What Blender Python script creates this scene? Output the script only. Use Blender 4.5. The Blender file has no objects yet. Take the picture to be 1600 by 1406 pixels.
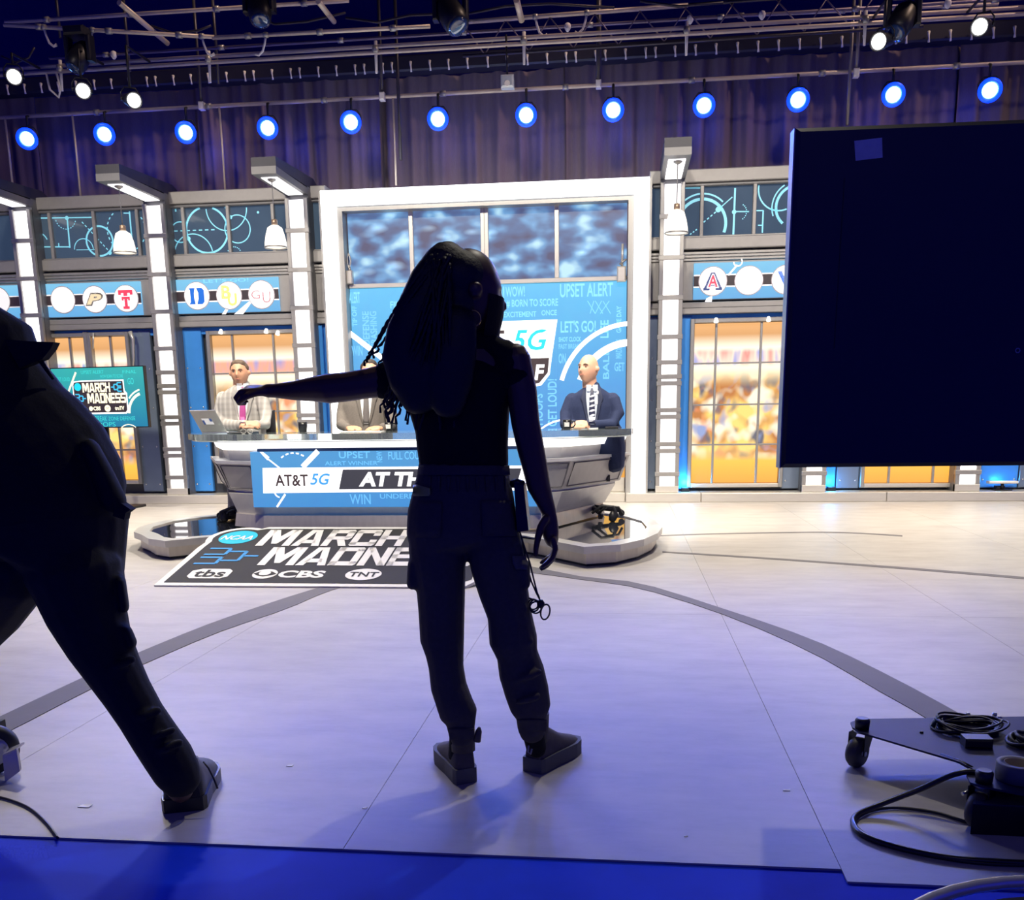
import bpy, bmesh, math, random
from mathutils import Vector as V, Matrix, noise as mnoise
random.seed(7)
sc = bpy.context.scene
COL = sc.collection
PI = math.pi

# ------------------------------------------------------------------ camera
FPX, CY, CAMH = 1480.0, 959.75, 1.15
YAW, PITCH, ROLL = 0.118917712, 0.211166870, -0.0145333756
_f = V((-math.sin(YAW), math.cos(YAW), 0)); _r = V((math.cos(YAW), math.sin(YAW), 0)); _u = V((0, 0, 1))
FW = _f*math.cos(PITCH) - _u*math.sin(PITCH)
_u2 = _u*math.cos(PITCH) + _f*math.sin(PITCH)
RT = _r*math.cos(ROLL) + _u2*math.sin(ROLL)
UP = _u2*math.cos(ROLL) - _r*math.sin(ROLL)
CAM = V((0, 0, CAMH))
cam = bpy.data.cameras.new('camera'); cam_o = bpy.data.objects.new('camera', cam); COL.objects.link(cam_o)
cam.sensor_fit = 'HORIZONTAL'; cam.sensor_width = 36; cam.lens = FPX/1600*36
cam.shift_y = (CY-703)/1600; cam.clip_start = 0.05; cam.clip_end = 100
m3 = Matrix((RT, UP, -FW)).transposed()
cam_o.matrix_world = Matrix.Translation(CAM) @ m3.to_4x4()
sc.camera = cam_o

def ray(x, y): return RT*((x-800)/FPX) - UP*((y-CY)/FPX) + FW
def G(x, y, z=0.0):
    v = ray(x, y); return CAM + v*((z-CAMH)/v.z)
def W(x, y, Y):
    v = ray(x, y); return CAM + v*(Y/v.y)
def MPP(p): return (p-CAM).dot(FW)/FPX       # metres per photo pixel at a point

# ------------------------------------------------------------------ world, exposure, large lights
vs = sc.view_settings
vs.view_transform = 'Standard'; vs.look = 'None'; vs.gamma = 1; vs.use_curve_mapping = False; vs.exposure = 0.0
wd = bpy.data.worlds.new('world'); sc.world = wd; wd.use_nodes = True
bg = wd.node_tree.nodes['Background']; bg.inputs[0].default_value = (0.006, 0.01, 0.36, 1); bg.inputs[1].default_value = 0.8

def area(name, loc, target, size, power, col, size_y=None):
    l = bpy.data.lights.new(name, 'AREA'); l.energy = power; l.color = col; l.size = size
    if size_y: l.shape = 'RECTANGLE'; l.size_y = size_y
    o = bpy.data.objects.new(name, l); COL.objects.link(o); o.location = loc
    o.rotation_euler = (V(target)-V(loc)).to_track_quat('-Z', 'Y').to_euler(); return o
def spot(name, loc, target, power, col, deg, blend=0.4, rad=0.08):
    l = bpy.data.lights.new(name, 'SPOT'); l.energy = power; l.color = col; l.spot_size = math.radians(deg); l.spot_blend = blend
    l.shadow_soft_size = rad
    o = bpy.data.objects.new(name, l); COL.objects.link(o); o.location = loc
    o.rotation_euler = (V(target)-V(loc)).to_track_quat('-Z', 'Y').to_euler(); return o
WARM = (1.0, 0.90, 0.74)
# studio key lights hung from the grid above the frame, facing the set and the desk
for kx in (-6.4, -3.6, -0.8, 2.0, 4.8):
    spot('grid_key', (kx, 5.6, 6.6), (kx*0.95-0.1, 12.0, 1.0), 1500, WARM, 62, 0.8, 0.25)
for kx in (-3.7, -2.0, -0.3):
    spot('desk_key', (kx*0.6, 5.0, 5.2), (kx, 9.2, 1.0), 1350, WARM, 34, 0.7, 0.2)
# unseen lamps added above the frame to warm the drape and rake its folds
for kx in (-7.5, -3.2, 1.2, 5.2):
    spot('drape_fill', (kx+4.2, 11.6, 8.3), (kx, 13.3, 4.4), 300, (1.0, .70, .50), 60, 0.8, 0.12)
# warm pools on the open floor left and right of the presenters, a steep key from above and a weak fill lamp added behind the camera
spot('floor_pool', (-5.2, 8.6, 6.8), (-3.6, 4.9, 0), 1500, WARM, 46, 0.7, 0.2)
spot('floor_pool', (4.6, 8.6, 6.8), (3.0, 6.2, 0), 700, WARM, 46, 0.7, 0.2)
spot('overhead_key', (.9, 6.1, 6.6), (.1, 2.7, 0), 370, (1, .93, .80), 42, 0.6, 0.05)
spot('rear_fill', (1.2, -2.0, 5.5), (.2, 3.0, .9), 26, (1, .92, .82), 60, 0.6, 0.3)
# top light on the floor around the desk
for kx in (-6.2, -2.0, 2.4, 6.0):
    spot('floor_top', (kx, 9.6, 6.8), (kx, 8.6, 0), 1600, WARM, 80, 0.8, 0.3)

# ------------------------------------------------------------------ materials
MATS = {}
def mat(name, col, rough=0.5, metal=0.0, var=0.12, scale=18.0, bump=0.0, emit=None, es=0.0, spec=0.5, stretch=(1, 1, 1), trans=0.0, alpha=1.0, coat=0.0):
    if name in MATS: return MATS[name]
    m = bpy.data.materials.new(name); m.use_nodes = True; nt = m.node_tree; N = nt.nodes; L = nt.links
    b = N['Principled BSDF']
    tc = N.new('ShaderNodeTexCoord'); mp = N.new('ShaderNodeMapping'); mp.inputs['Scale'].default_value = stretch
    L.new(tc.outputs['Object'], mp.inputs['Vector'])
    nz = N.new('ShaderNodeTexNoise'); nz.inputs['Scale'].default_value = scale; nz.inputs['Detail'].default_value = 4
    L.new(mp.outputs['Vector'], nz.inputs['Vector'])
    mx = N.new('ShaderNodeMixRGB')
    mx.inputs[1].default_value = tuple(max(0, c*(1-var)) for c in col)+(1,); mx.inputs[2].default_value = tuple(min(1, c*(1+var)) for c in col)+(1,)
    L.new(nz.outputs['Fac'], mx.inputs[0]); L.new(mx.outputs[0], b.inputs['Base Color'])
    b.inputs['Roughness'].default_value = rough; b.inputs['Metallic'].default_value = metal
    b.inputs['Specular IOR Level'].default_value = spec
    if trans: b.inputs['Transmission Weight'].default_value = trans; b.inputs['IOR'].default_value = 1.45
    if alpha < 1: b.inputs['Alpha'].default_value = alpha
    if coat: b.inputs['Coat Weight'].default_value = coat
    if bump:
        bp = N.new('ShaderNodeBump'); bp.inputs['Strength'].default_value = bump; bp.inputs['Distance'].default_value = 0.01
        L.new(nz.outputs['Fac'], bp.inputs['Height']); L.new(bp.outputs['Normal'], b.inputs['Normal'])
    if emit:
        b.inputs['Emission Color'].default_value = tuple(emit)+(1,); b.inputs['Emission Strength'].default_value = es
    MATS[name] = m; return m
def ramp(nt, stops, interp='LINEAR'):
    r = nt.nodes.new('ShaderNodeValToRGB'); cr = r.color_ramp; cr.interpolation = interp
    while len(cr.elements) < len(stops): cr.elements.new(0.5)
    for e, (p, c) in zip(cr.elements, stops): e.position = p; e.color = tuple(c)+(1,)
    return r
def emitmat(name, build, strength):
    m = bpy.data.materials.new(name); m.use_nodes = True; nt = m.node_tree
    b = nt.nodes['Principled BSDF']; b.inputs['Base Color'].default_value = (.02, .02, .02, 1); b.inputs['Roughness'].default_value = .3
    c = build(nt); nt.links.new(c, b.inputs['Emission Color']); b.inputs['Emission Strength'].default_value = strength
    MATS[name] = m; return m
def pos_axes(nt):
    g = nt.nodes.new('ShaderNodeNewGeometry'); s = nt.nodes.new('ShaderNodeSeparateXYZ'); nt.links.new(g.outputs['Position'], s.inputs[0]); return g, s
def maprange(nt, sock, a, b):
    r = nt.nodes.new('ShaderNodeMapRange'); nt.links.new(sock, r.inputs['Value']); r.inputs['From Min'].default_value = a; r.inputs['From Max'].default_value = b; return r.outputs[0]
def mixc(nt, fac, a, b, mode='MIX'):
    m = nt.nodes.new('ShaderNodeMixRGB'); m.blend_type = mode
    for i, s in ((0, fac), (1, a), (2, b)):
        if hasattr(s, 'is_output'): nt.links.new(s, m.inputs[i])
        elif i == 0: m.inputs[0].default_value = s
        else: m.inputs[i].default_value = tuple(s)+(1,)
    return m.outputs[0]
def scaled_pos(nt, g, s):
    mp = nt.nodes.new('ShaderNodeMapping'); mp.inputs['Scale'].default_value = s; nt.links.new(g.outputs['Position'], mp.inputs[0]); return mp.outputs[0]

def crowd_build(z0, z1, cool=False):
    """blurred arena photograph printed on the backlit window sheets: rafters, signs, crowd, court"""
    def f(nt):
        g, s = pos_axes(nt)
        t = maprange(nt, s.outputs['Z'], z0, z1)
        base = ramp(nt, [(0, (.95, .36, .05)), (.14, (1, .52, .07)), (.2, (.85, .55, .2)), (.62, (.85, .6, .28)), (.72, (1, .93, .7)), (.78, (.75, .7, .6)), (.84, (1, .95, .75)), (.92, (.66, .33, .12)), (1, (.8, .42, .16))])
        nt.links.new(t, base.inputs[0])
        def nz(sc_, st, off, lo, hi):
            mp = nt.nodes.new('ShaderNodeMapping'); mp.inputs['Scale'].default_value = st; mp.inputs['Location'].default_value = (off, off*.7, off*1.3); nt.links.new(g.outputs['Position'], mp.inputs[0])
            n = nt.nodes.new('ShaderNodeTexNoise'); n.inputs['Scale'].default_value = sc_; n.inputs['Detail'].default_value = 1.2; nt.links.new(mp.outputs[0], n.inputs['Vector'])
            return maprange(nt, n.outputs['Fac'], lo, hi)
        k = mixc(nt, nz(4.5, (1, .1, .8), 0, .38, .62), (.5, .2, .07), (1, .66, .2))
        k = mixc(nt, nz(6, (1, .1, .7), 5, .54, .70), k, (.16, .15, .18))
        k = mixc(nt, nz(5, (1, .1, .9), 11, .50, .66), k, (.95, .85, .65))
        k = mixc(nt, nz(5, (1, .1, .9), 17, .60, .74), k, (.85, .3, .15))
        k = mixc(nt, nz(5, (1, .1, .9), 23, .62, .74), k, (.3, .36, .6))
        band = ramp(nt, [(.14, (0, 0, 0)), (.2, (1, 1, 1)), (.6, (1, 1, 1)), (.7, (0, 0, 0))]); nt.links.new(t, band.inputs[0])
        c1 = mixc(nt, band.outputs[0], base.outputs[0], k)
        v2 = nt.nodes.new('ShaderNodeTexNoise'); v2.inputs['Scale'].default_value = 3.2; nt.links.new(scaled_pos(nt, g, (1.2, .1, .35)), v2.inputs['Vector'])
        c2r = ramp(nt, [(.3, (.1, .65, .5)), (.42, (.9, .3, .25)), (.52, (.95, .75, .6)), (.6, (.25, .3, .7)), (.7, (.5, .8, .25))]) if not cool else ramp(nt, [(.35, (.25, .3, .7)), (.5, (.85, .4, .25)), (.62, (.35, .3, .6))])
        nt.links.new(v2.outputs['Fac'], c2r.inputs[0])
        b2 = ramp(nt, [(.72, (0, 0, 0)), (.755, (1, 1, 1)), (.81, (1, 1, 1)), (.84, (0, 0, 0))]); nt.links.new(t, b2.inputs[0])
        return mixc(nt, b2.outputs[0], c1, c2r.outputs[0])
    return f
def bokeh_build(nt):
    g, s = pos_axes(nt)
    n1 = nt.nodes.new('ShaderNodeTexNoise'); n1.inputs['Scale'].default_value = 3.4; n1.inputs['Detail'].default_value = 1.5; nt.links.new(scaled_pos(nt, g, (1, .1, 1.7)), n1.inputs['Vector'])
    r1 = ramp(nt, [(.30, (.085, .08, .17)), (.45, (.10, .17, .36)), (.58, (.17, .38, .68)), (.72, (.55, .85, 1))]); nt.links.new(n1.outputs['Fac'], r1.inputs[0])
    v = nt.nodes.new('ShaderNodeTexVoronoi'); v.inputs['Scale'].default_value = 4; v.feature = 'SMOOTH_F1'; nt.links.new(scaled_pos(nt, g, (.7, .1, 1.8)), v.inputs['Vector'])
    r2 = ramp(nt, [(0, (.5, .8, 1)), (.3, (0, 0, 0))]); nt.links.new(v.outputs['Distance'], r2.inputs[0])
    return mixc(nt, .55, r1.outputs[0], r2.outputs[0], 'ADD')
def screen_build(c0, c1, z0, z1):
    def f(nt):
        g, s = pos_axes(nt); t = maprange(nt, s.outputs['Z'], z0, z1)
        r = ramp(nt, [(0, c0), (1, c1)]); nt.links.new(t, r.inputs[0])
        n = nt.nodes.new('ShaderNodeTexNoise'); n.inputs['Scale'].default_value = 7; nt.links.new(g.outputs['Position'], n.inputs['Vector'])
        return mixc(nt, .12, r.outputs[0], n.outputs['Color'], 'SOFT_LIGHT')
    return f

WHITE_E = mat('white_light_panel', (.9, .9, .9), .4, emit=(1, .96, .97), es=1.7)
FRAME_E = mat('frame_light_panel', (.9, .9, .9), .4, emit=(.95, 1, 1), es=2.6)
TRIM = mat('brushed_grey_metal', (.36, .35, .34), .38, .55, .1, 30, 0.05, stretch=(1, 1, .1))
TRIM2 = mat('grey_painted_beam', (.30, .29, .29), .45, .25, .1, 12)
TRIM3 = mat('dark_grey_beam', (.17, .17, .18), .45, .3, .1, 12)
PALE = mat('pale_metal', (.66, .63, .58), .32, .6, .08, 20, 0.03, stretch=(.2, 1, 1))
BLUEP = mat('blue_steel_panel', (.05, .26, .74), .34, .1, .12, 6, 0.03)
BLUEG = mat('blue_grey_panel', (.2, .26, .36), .34, .5, .12, 6)
BOLT = mat('bolt_metal', (.8, .82, .85), .2, .9)
DARK = mat('dark_recess', (.03, .035, .05), .5)
GLASS = mat('tinted_window_glass', (.045, .07, .105), .12, .0, .3, 3, emit=(.05, .085, .13), es=.5, coat=.3)
CYAN = mat('cyan_line_print', (.2, .6, .75), .4, emit=(.25, .68, .85), es=.48)
CYAN2 = mat('pale_cyan_print', (.1, .35, .5), .4, emit=(.12, .45, .62), es=.55)
LEDW = mat('screen_white', (.5, .5, .5), .4, emit=(1, 1, 1), es=1.15)
LEDWORDL = mat('screen_deep_blue_letter', (.1, .3, .4), .4, emit=(.12, .39, .78), es=.95)
LEDK = mat('screen_black', (.02, .02, .02), .4, emit=(.07, .035, .04), es=.7)
LEDTEAL = mat('screen_teal', (.02, .2, .25), .4, emit=(.0, .62, .78), es=1.0)
LEDBLUE = mat('screen_blue_letter', (.05, .2, .4), .4, emit=(.04, .3, .72), es=1.0)
LEDWORD = mat('screen_pale_blue_letter', (.1, .3, .4), .4, emit=(.19, .56, .86), es=.95)
LEDWORD2 = mat('desk_pale_blue_letter', (.1, .3, .4), .4, emit=(.13, .45, .88), es=.95)
BLACKP = mat('black_plastic', (.012, .012, .015), .4, 0, .2, 25)
BLACKM = mat('black_metal', (.015, .015, .018), .35, .5, .2, 25)
PIPE = mat('galvanised_pipe', (.55, .46, .40), .38, .25, .15, 14)
PIPED = mat('dark_pipe', (.05, .045, .06), .4, .5, .2, 14)
CABLE = mat('black_rubber_cable', (.01, .01, .012), .45)
SILVER = mat('silver_shell', (.55, .56, .58), .3, .8)

# ------------------------------------------------------------------ mesh helpers
ORG = {}
class MB:
    def __init__(s): s.v = []; s.f = []; s.sm = []
    def add(s, vs, fs, smooth=False):
        n = len(s.v); s.v += [V(p) for p in vs]; s.f += [tuple(i+n for i in f) for f in fs]; s.sm += [smooth]*len(fs); return s
    def box(s, x0, x1, y0, y1, z0, z1):
        return s.add([(x0, y0, z0), (x1, y0, z0), (x1, y1, z0), (x0, y1, z0), (x0, y0, z1), (x1, y0, z1), (x1, y1, z1), (x0, y1, z1)],
                     [(0, 3, 2, 1), (4, 5, 6, 7), (0, 1, 5, 4), (1, 2, 6, 5), (2, 3, 7, 6), (3, 0, 4, 7)])
    def bbox(s, x0, x1, y0, y1, z0, z1, b=.01):
        # box with chamfered edges seen from the front (-Y face inset)
        return s.add([(x0+b, y0, z0+b), (x1-b, y0, z0+b), (x1-b, y0, z1-b), (x0+b, y0, z1-b), (x0, y0+b, z0), (x1, y0+b, z0), (x1, y0+b, z1), (x0, y0+b, z1), (x0, y1, z0), (x1, y1, z0), (x1, y1, z1), (x0, y1, z1)],
                     [(0, 1, 2, 3), (4, 5, 1, 0), (5, 6, 2, 1), (6, 7, 3, 2), (7, 4, 0, 3), (8, 9, 5, 4), (9, 10, 6, 5), (10, 11, 7, 6), (11, 8, 4, 7), (11, 10, 9, 8)])
    def tube(s, pts, r, n=8, closed=False):
        pts = [V(p) for p in pts]; k = len(pts); rs = r if isinstance(r, (list, tuple)) else [r]*k
        base = len(s.v); prev = None
        for i, p in enumerate(pts):
            if closed: t = pts[(i+1) % k]-pts[i-1]
            else: t = pts[min(i+1, k-1)]-pts[max(i-1, 0)]
            t = t.normalized() if t.length > 1e-9 else V((0, 0, 1))
            if prev is None:
                a = t.orthogonal().normalized()
            else:
                a = prev - t*prev.dot(t)
                a = a.normalized() if a.length > 1e-6 else t.orthogonal().normalized()
            prev = a; b = t.cross(a)
            for j in range(n):
                an = 2*PI*j/n; s.v.append(p+(a*math.cos(an)+b*math.sin(an))*rs[i])
        segs = k if closed else k-1
        for i in range(segs):
            for j in range(n):
                a0 = base+i*n+j; a1 = base+i*n+(j+1) % n; b0 = base+((i+1) % k)*n+j; b1 = base+((i+1) % k)*n+(j+1) % n
                s.f.append((a0, a1, b1, b0)); s.sm.append(True)
        if not closed:
            s.f.append(tuple(base+j for j in reversed(range(n)))); s.sm.append(False)
            s.f.append(tuple(base+(k-1)*n+j for j in range(n))); s.sm.append(False)
        return s
    def lathe(s, prof, origin, axis=(0, 0, 1), n=24, smooth=True):
        ax = V(axis).normalized(); a = ax.orthogonal().normalized(); b = ax.cross(a); o = V(origin); base = len(s.v); k = len(prof)
        for r, h in prof:
            for j in range(n):
                an = 2*PI*j/n; s.v.append(o+ax*h+(a*math.cos(an)+b*math.sin(an))*max(r, 1e-5))
        for i in range(k-1):
            for j in range(n):
                s.f.append((base+i*n+j, base+i*n+(j+1) % n, base+(i+1)*n+(j+1) % n, base+(i+1)*n+j)); s.sm.append(smooth)
        s.f.append(tuple(base+j for j in reversed(range(n)))); s.sm.append(False)
        s.f.append(tuple(base+(k-1)*n+j for j in range(n))); s.sm.append(False)
        return s
    def prism(s, pts, d):
        """polygon pts (3D, in order) extruded by vector d"""
        n = len(pts); pts = [V(p) for p in pts]; d = V(d)
        return s.add(pts+[p+d for p in pts], [tuple(range(n)), tuple(range(2*n-1, n-1, -1))]+[(i, i+n, (i+1) % n+n, (i+1) % n) for i in range(n)])
    def strip(s, A, B, d=None):
        n = len(A)
        if d is None: return s.add(list(A)+list(B), [(i, i+1, n+i+1, n+i) for i in range(n-1)])
        d = V(d); A = [V(p) for p in A]; B = [V(p) for p in B]
        top = A+B; bot = [p+d for p in top]; o = 2*n
        fs = []
        for i in range(n-1):
            fs += [(i, i+1, n+i+1, n+i), (o+n+i, o+n+i+1, o+i+1, o+i), (i+1, i, o+i, o+i+1), (n+i, n+i+1, o+n+i+1, o+n+i)]
        fs += [(0, n, o+n, o), (n-1, o+n-1, o+2*n-1, 2*n-1)]
        return s.add(top+bot, fs)
    def xf(s, M, start=0):
        for i in range(start, len(s.v)): s.v[i] = M @ s.v[i]
        return s
    def build(s, name, m, parent=None, fix=True, loc=None):
        me = bpy.data.meshes.new(name)
        if parent is not None: org = ORG[parent.name]
        elif loc is not None: org = V(loc)
        else:
            xs = [p.x for p in s.v]; ys = [p.y for p in s.v]; zs = [p.z for p in s.v]
            org = V(((min(xs)+max(xs))/2, (min(ys)+max(ys))/2, min(zs)))
        me.from_pydata([p-org for p in s.v], [], s.f); me.polygons.foreach_set('use_smooth', s.sm)
        if fix:
            bm = bmesh.new(); bm.from_mesh(me); bmesh.ops.recalc_face_normals(bm, faces=bm.faces); bm.to_mesh(me); bm.free()
        me.materials.append(m); me.update()
        return link(name, me, parent, org)
def link(name, me, parent, org):
    o = bpy.data.objects.new(name, me); COL.objects.link(o)
    if parent is not None: o.parent = parent
    else: o.location = org
    ORG[o.name] = V(org); return o
def thing(name, label, cat, loc, group=None):
    o = bpy.data.objects.new(name, None); COL.objects.link(o); o.location = loc; o.empty_display_size = .1
    ORG[o.name] = V(loc); return tag(o, label, cat, group)
def tag(o, label, cat, group=None):
    o['label'] = label; o['category'] = cat
    if group: o['group'] = group
    return o
def struct(o, label=None):
    o['kind'] = 'structure'
    if label: o['label'] = label
    return o
def copyto(o, parent, delta):
    c = o.copy(); COL.objects.link(c); c.parent = parent; c.location = o.location+V(delta); ORG[c.name] = ORG[parent.name]; return c

# flat graphics in a plane: O origin, U right, Vv up, unit vectors; N = out of the surface
class Plane:
    def __init__(s, O, U, Vv): s.O = V(O); s.U = V(U).normalized(); s.V = V(Vv).normalized(); s.N = s.U.cross(s.V).normalized()
    def p(s, u, v, n=0): return s.O+s.U*u+s.V*v+s.N*n
def g_poly(mb, pl, pts, n0, th=.002): mb.prism([pl.p(u, v, n0+th) for u, v in pts], -pl.N*th); return mb
def g_line(mb, pl, pts, w, n0, th=.002, closed=False):
    for a, b in zip(pts, pts[1:]+(pts[:1] if closed else [])):
        a = V((a[0], a[1])); b = V((b[0], b[1])); d = b-a
        if d.length < 1e-6: continue
        d.normalize(); q = V((-d.y, d.x))*w/2; e = d*w/2*.0
        g_poly(mb, pl, [tuple(a-q-e), tuple(b-q+e), tuple(b+q+e), tuple(a+q-e)], n0, th)
    return mb
def g_arc(mb, pl, cu, cv, r, w, a0, a1, n0, n=28, th=.002):
    A = []; B = []
    for i in range(n+1):
        a = math.radians(a0+(a1-a0)*i/n); c, s_ = math.cos(a), math.sin(a)
        A.append(pl.p(cu+(r-w/2)*c, cv+(r-w/2)*s_, n0+th)); B.append(pl.p(cu+(r+w/2)*c, cv+(r+w/2)*s_, n0+th))
    return mb.strip(A, B, -pl.N*th)
def g_disc(mb, pl, cu, cv, r, n0, th=.002, n=32, ry=None):
    ry = ry or r
    return g_poly(mb, pl, [(cu+r*math.cos(2*PI*i/n), cv+ry*math.sin(2*PI*i/n)) for i in range(n)], n0, th)
_tc = {}
def text_geo(s, bold=0.0, shear=0.0):
    k = (s, bold, shear)
    if k not in _tc:
        c = bpy.data.curves.new('t', 'FONT'); c.body = s; c.offset = bold; c.shear = shear; c.resolution_u = 3
        o = bpy.data.objects.new('t', c); COL.objects.link(o); bpy.context.view_layer.update()
        me = bpy.data.meshes.new_from_object(o.evaluated_get(bpy.context.evaluated_depsgraph_get()))
        vs_ = [(p.co.x, p.co.y) for p in me.vertices]; fs = [tuple(p.vertices) for p in me.polygons]
        bpy.data.objects.remove(o); bpy.data.curves.remove(c); bpy.data.meshes.remove(me)
        x0 = min(a for a, b in vs_); x1 = max(a for a, b in vs_); y0 = min(b for a, b in vs_); y1 = max(b for a, b in vs_)
        _tc[k] = ([((a-x0)/(x1-x0), (b-y0)/(y1-y0)) for a, b in vs_], fs)
    return _tc[k]
def g_text(mb, pl, s, u0, v0, u1, v1, n0, bold=0.0, shear=0.0, rot=0):
    vs_, fs = text_geo(s, bold, shear); out = []
    for a, b in vs_:
        if rot == 90: a, b = 1-b, a
        elif rot == -90: a, b = b, 1-a
        out.append(pl.p(u0+(u1-u0)*a, v0+(v1-v0)*b, n0))
    return mb.add(out, fs)
_L = [(0, 0), (.27, 0), (.27, 1), (0, 1)]; _R = [(.73, 0), (1, 0), (1, 1), (.73, 1)]; _T = [(0, .78), (1, .78), (1, .92), (.92, 1), (.08, 1), (0, .92)]; _B = [(0, .08), (.08, 0), (.92, 0), (1, .08), (1, .22), (0, .22)]
GLYPH = {'M': [[(0, 0), (.22, 0), (.22, 1), (0, 1)], [(.78, 0), (1, 0), (1, 1), (.78, 1)], [(.1, 1), (.32, 1), (.5, .58), (.68, 1), (.9, 1), (.58, .12), (.42, .12)]],
         'A': [[(0, 0), (.27, 0), (.53, 1), (.3, 1)], [(1, 0), (.73, 0), (.47, 1), (.7, 1)], [(.2, .16), (.8, .16), (.74, .36), (.26, .36)]],
         'R': [_L, _T, [(.72, .45), (1, .55), (1, .92), (.72, .92)], [(0, .38), (.9, .38), (1, .48), (1, .58), (0, .58)], [(.45, .4), (.75, .4), (1, 0), (.7, 0)]],
         'C': [[(0, .08), (.27, .08), (.27, .92), (0, .92)], _T, _B, [(.73, .62), (1, .62), (1, .92), (.73, .92)], [(.73, .08), (1, .08), (1, .38), (.73, .38)]],
         'H': [_L, _R, [(0, .4), (1, .4), (1, .62), (0, .62)]],
         'D': [_L, _T, _B, [(.73, .08), (1, .08), (1, .92), (.73, .92)]],
         'N': [_L, _R, [(0, 1), (.27, 1), (1, 0), (.73, 0)]],
         'E': [_L, [(0, .78), (1, .78), (1, 1), (0, 1)], [(0, 0), (1, 0), (1, .22), (0, .22)], [(0, .4), (.9, .4), (.9, .61), (0, .61)]],
         'S': [_T, _B, [(0, .45), (.27, .45), (.27, .92), (0, .92)], [(.73, .08), (1, .08), (1, .55), (.73, .55)], [(0, .42), (.92, .42), (1, .5), (.92, .6), (0, .6)]]}
def g_block(mb, pl, ch, u0, v0, u1, v1, n0):
    for poly in GLYPH[ch]: g_poly(mb, pl, [(u0+(u1-u0)*a, v0+(v1-v0)*b) for a, b in poly], n0, .001)
    return mb
def block_word(pl, s, u0, v0, u1, v1, n0, m, parent, gap=.07):
    wl = {'M': 1.35, 'A': 1.1, 'E': .85}; tot = sum(wl.get(c, 1) for c in s)+gap*(len(s)-1); x = u0; k = (u1-u0)/tot
    for c in s:
        w = wl.get(c, 1)*k; g_block(MB(), pl, c, x, v0, x+w, v1, n0).build('letter', m, parent); x += w+gap*k
def wallplane(Y): return Plane((0, Y, 0), (1, 0, 0), (0, 0, 1))
def pxw(x, y, Y): p = W(x, y, Y); return p.x, p.z
# ------------------------------------------------------------------ floor
def floor_mat():
    m = mat('studio_floor_vinyl', (.47, .44, .42), .42, 0, .1, 1, spec=.35)
    nt = m.node_tree; N = nt.nodes; L = nt.links; b = N['Principled BSDF']
    g, s = pos_axes(nt)
    a = N.new('ShaderNodeTexNoise'); a.inputs['Scale'].default_value = 2.2; a.inputs['Detail'].default_value = 9; a.inputs['Roughness'].default_value = .68
    L.new(scaled_pos(nt, g, (1.1, 2.6, 1)), a.inputs['Vector'])
    r = ramp(nt, [(.3, (.375, .35, .335)), (.5, (.455, .43, .41)), (.72, (.53, .50, .475))]); L.new(a.outputs['Fac'], r.inputs[0])
    L.new(r.outputs[0], b.inputs['Base Color'])
    rr = N.new('ShaderNodeMapRange'); L.new(a.outputs['Fac'], rr.inputs[0]); rr.inputs['To Min'].default_value = .36; rr.inputs['To Max'].default_value = .58
    L.new(rr.outputs[0], b.inputs['Roughness']); return m
FLOOR = floor_mat()
BASEF = mat('painted_concrete', (.006, .045, .66), .6, 0, .3, 3.0, .12, spec=.06)
BAND = mat('grey_inlay', (.17, .162, .17), .6, 0, .08, 8, spec=.12)
fl = struct(MB().box(-16, 14, -5, 16, -.06, -.006).build('floor', BASEF, loc=(0, 0, 0)))
XJ = [-.743+1.303*k for k in range(-8, 6)]
ROWS = [(2.30, 5.38), (5.38, 8.46), (8.46, 11.54), (11.54, 14.2)]
proto = {}
for r, (ya, yb) in enumerate(ROWS):
    for xa in XJ:
        y0 = ya
        if r == 0 and xa > .5: y0 = 2.235
        key = (r, y0)
        if key not in proto:
            o = MB().box(0, 1.3012, 0, yb-y0-.002, -.006, 0).build('floor_panel', FLOOR, fl); proto[key] = o.data
        else:
            o = bpy.data.objects.new('floor_panel', proto[key]); COL.objects.link(o); o.parent = fl; ORG[o.name] = V((0, 0, 0))
        o.location = (xa, y0, 0)
def ground_strip(name, A, B, z0, m):
    a = [G(x, y, z0) for x, y in A]; b = [G(x, y, z0) for x, y in B]
    n = 40
    def res(P):
        out = []
        for i in range(n+1):
            t = i/n*(len(P)-1); k = min(int(t), len(P)-2); f = t-k
            p0 = P[max(k-1, 0)]; p1 = P[k]; p2 = P[k+1]; p3 = P[min(k+2, len(P)-1)]
            out.append(.5*((2*p1)+(p2-p0)*f+(2*p0-5*p1+4*p2-p3)*f*f+(3*p1-p0-3*p2+p3)*f**3))
        return out
    return MB().strip(res(a), res(b), (0, 0, -.0025)).build(name, m, fl)
ground_strip('floor_band', [(-60, 1148), (0, 1119), (134, 1056), (219, 1018), (325, 975), (406, 947), (487, 921), (590, 893), (690, 876), (790, 878), (906, 900), (1000, 911), (1131, 951), (1262, 996), (1375, 1048), (1502, 1116), (1620, 1186)],
             [(-60, 1178), (20, 1139), (142, 1076), (236, 1032), (345, 986), (447, 951), (520, 921), (600, 903), (690, 889), (790, 890), (906, 905), (1000, 919), (1131, 960), (1262, 1016), (1375, 1080), (1442, 1118), (1560, 1195)], .003, BAND)
ground_strip('floor_line', [(1035, 861), (1200, 871), (1400, 885), (1600, 901)], [(1035, 863), (1200, 873.5), (1400, 888), (1600, 904.5)], .002, BAND)
ground_strip('floor_line', [(1030, 836), (1120, 833), (1270, 830.5), (1340, 832), (1410, 836)], [(1030, 837.5), (1120, 834.5), (1270, 832), (1340, 833.5), (1410, 838)], .002, BAND)
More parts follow.
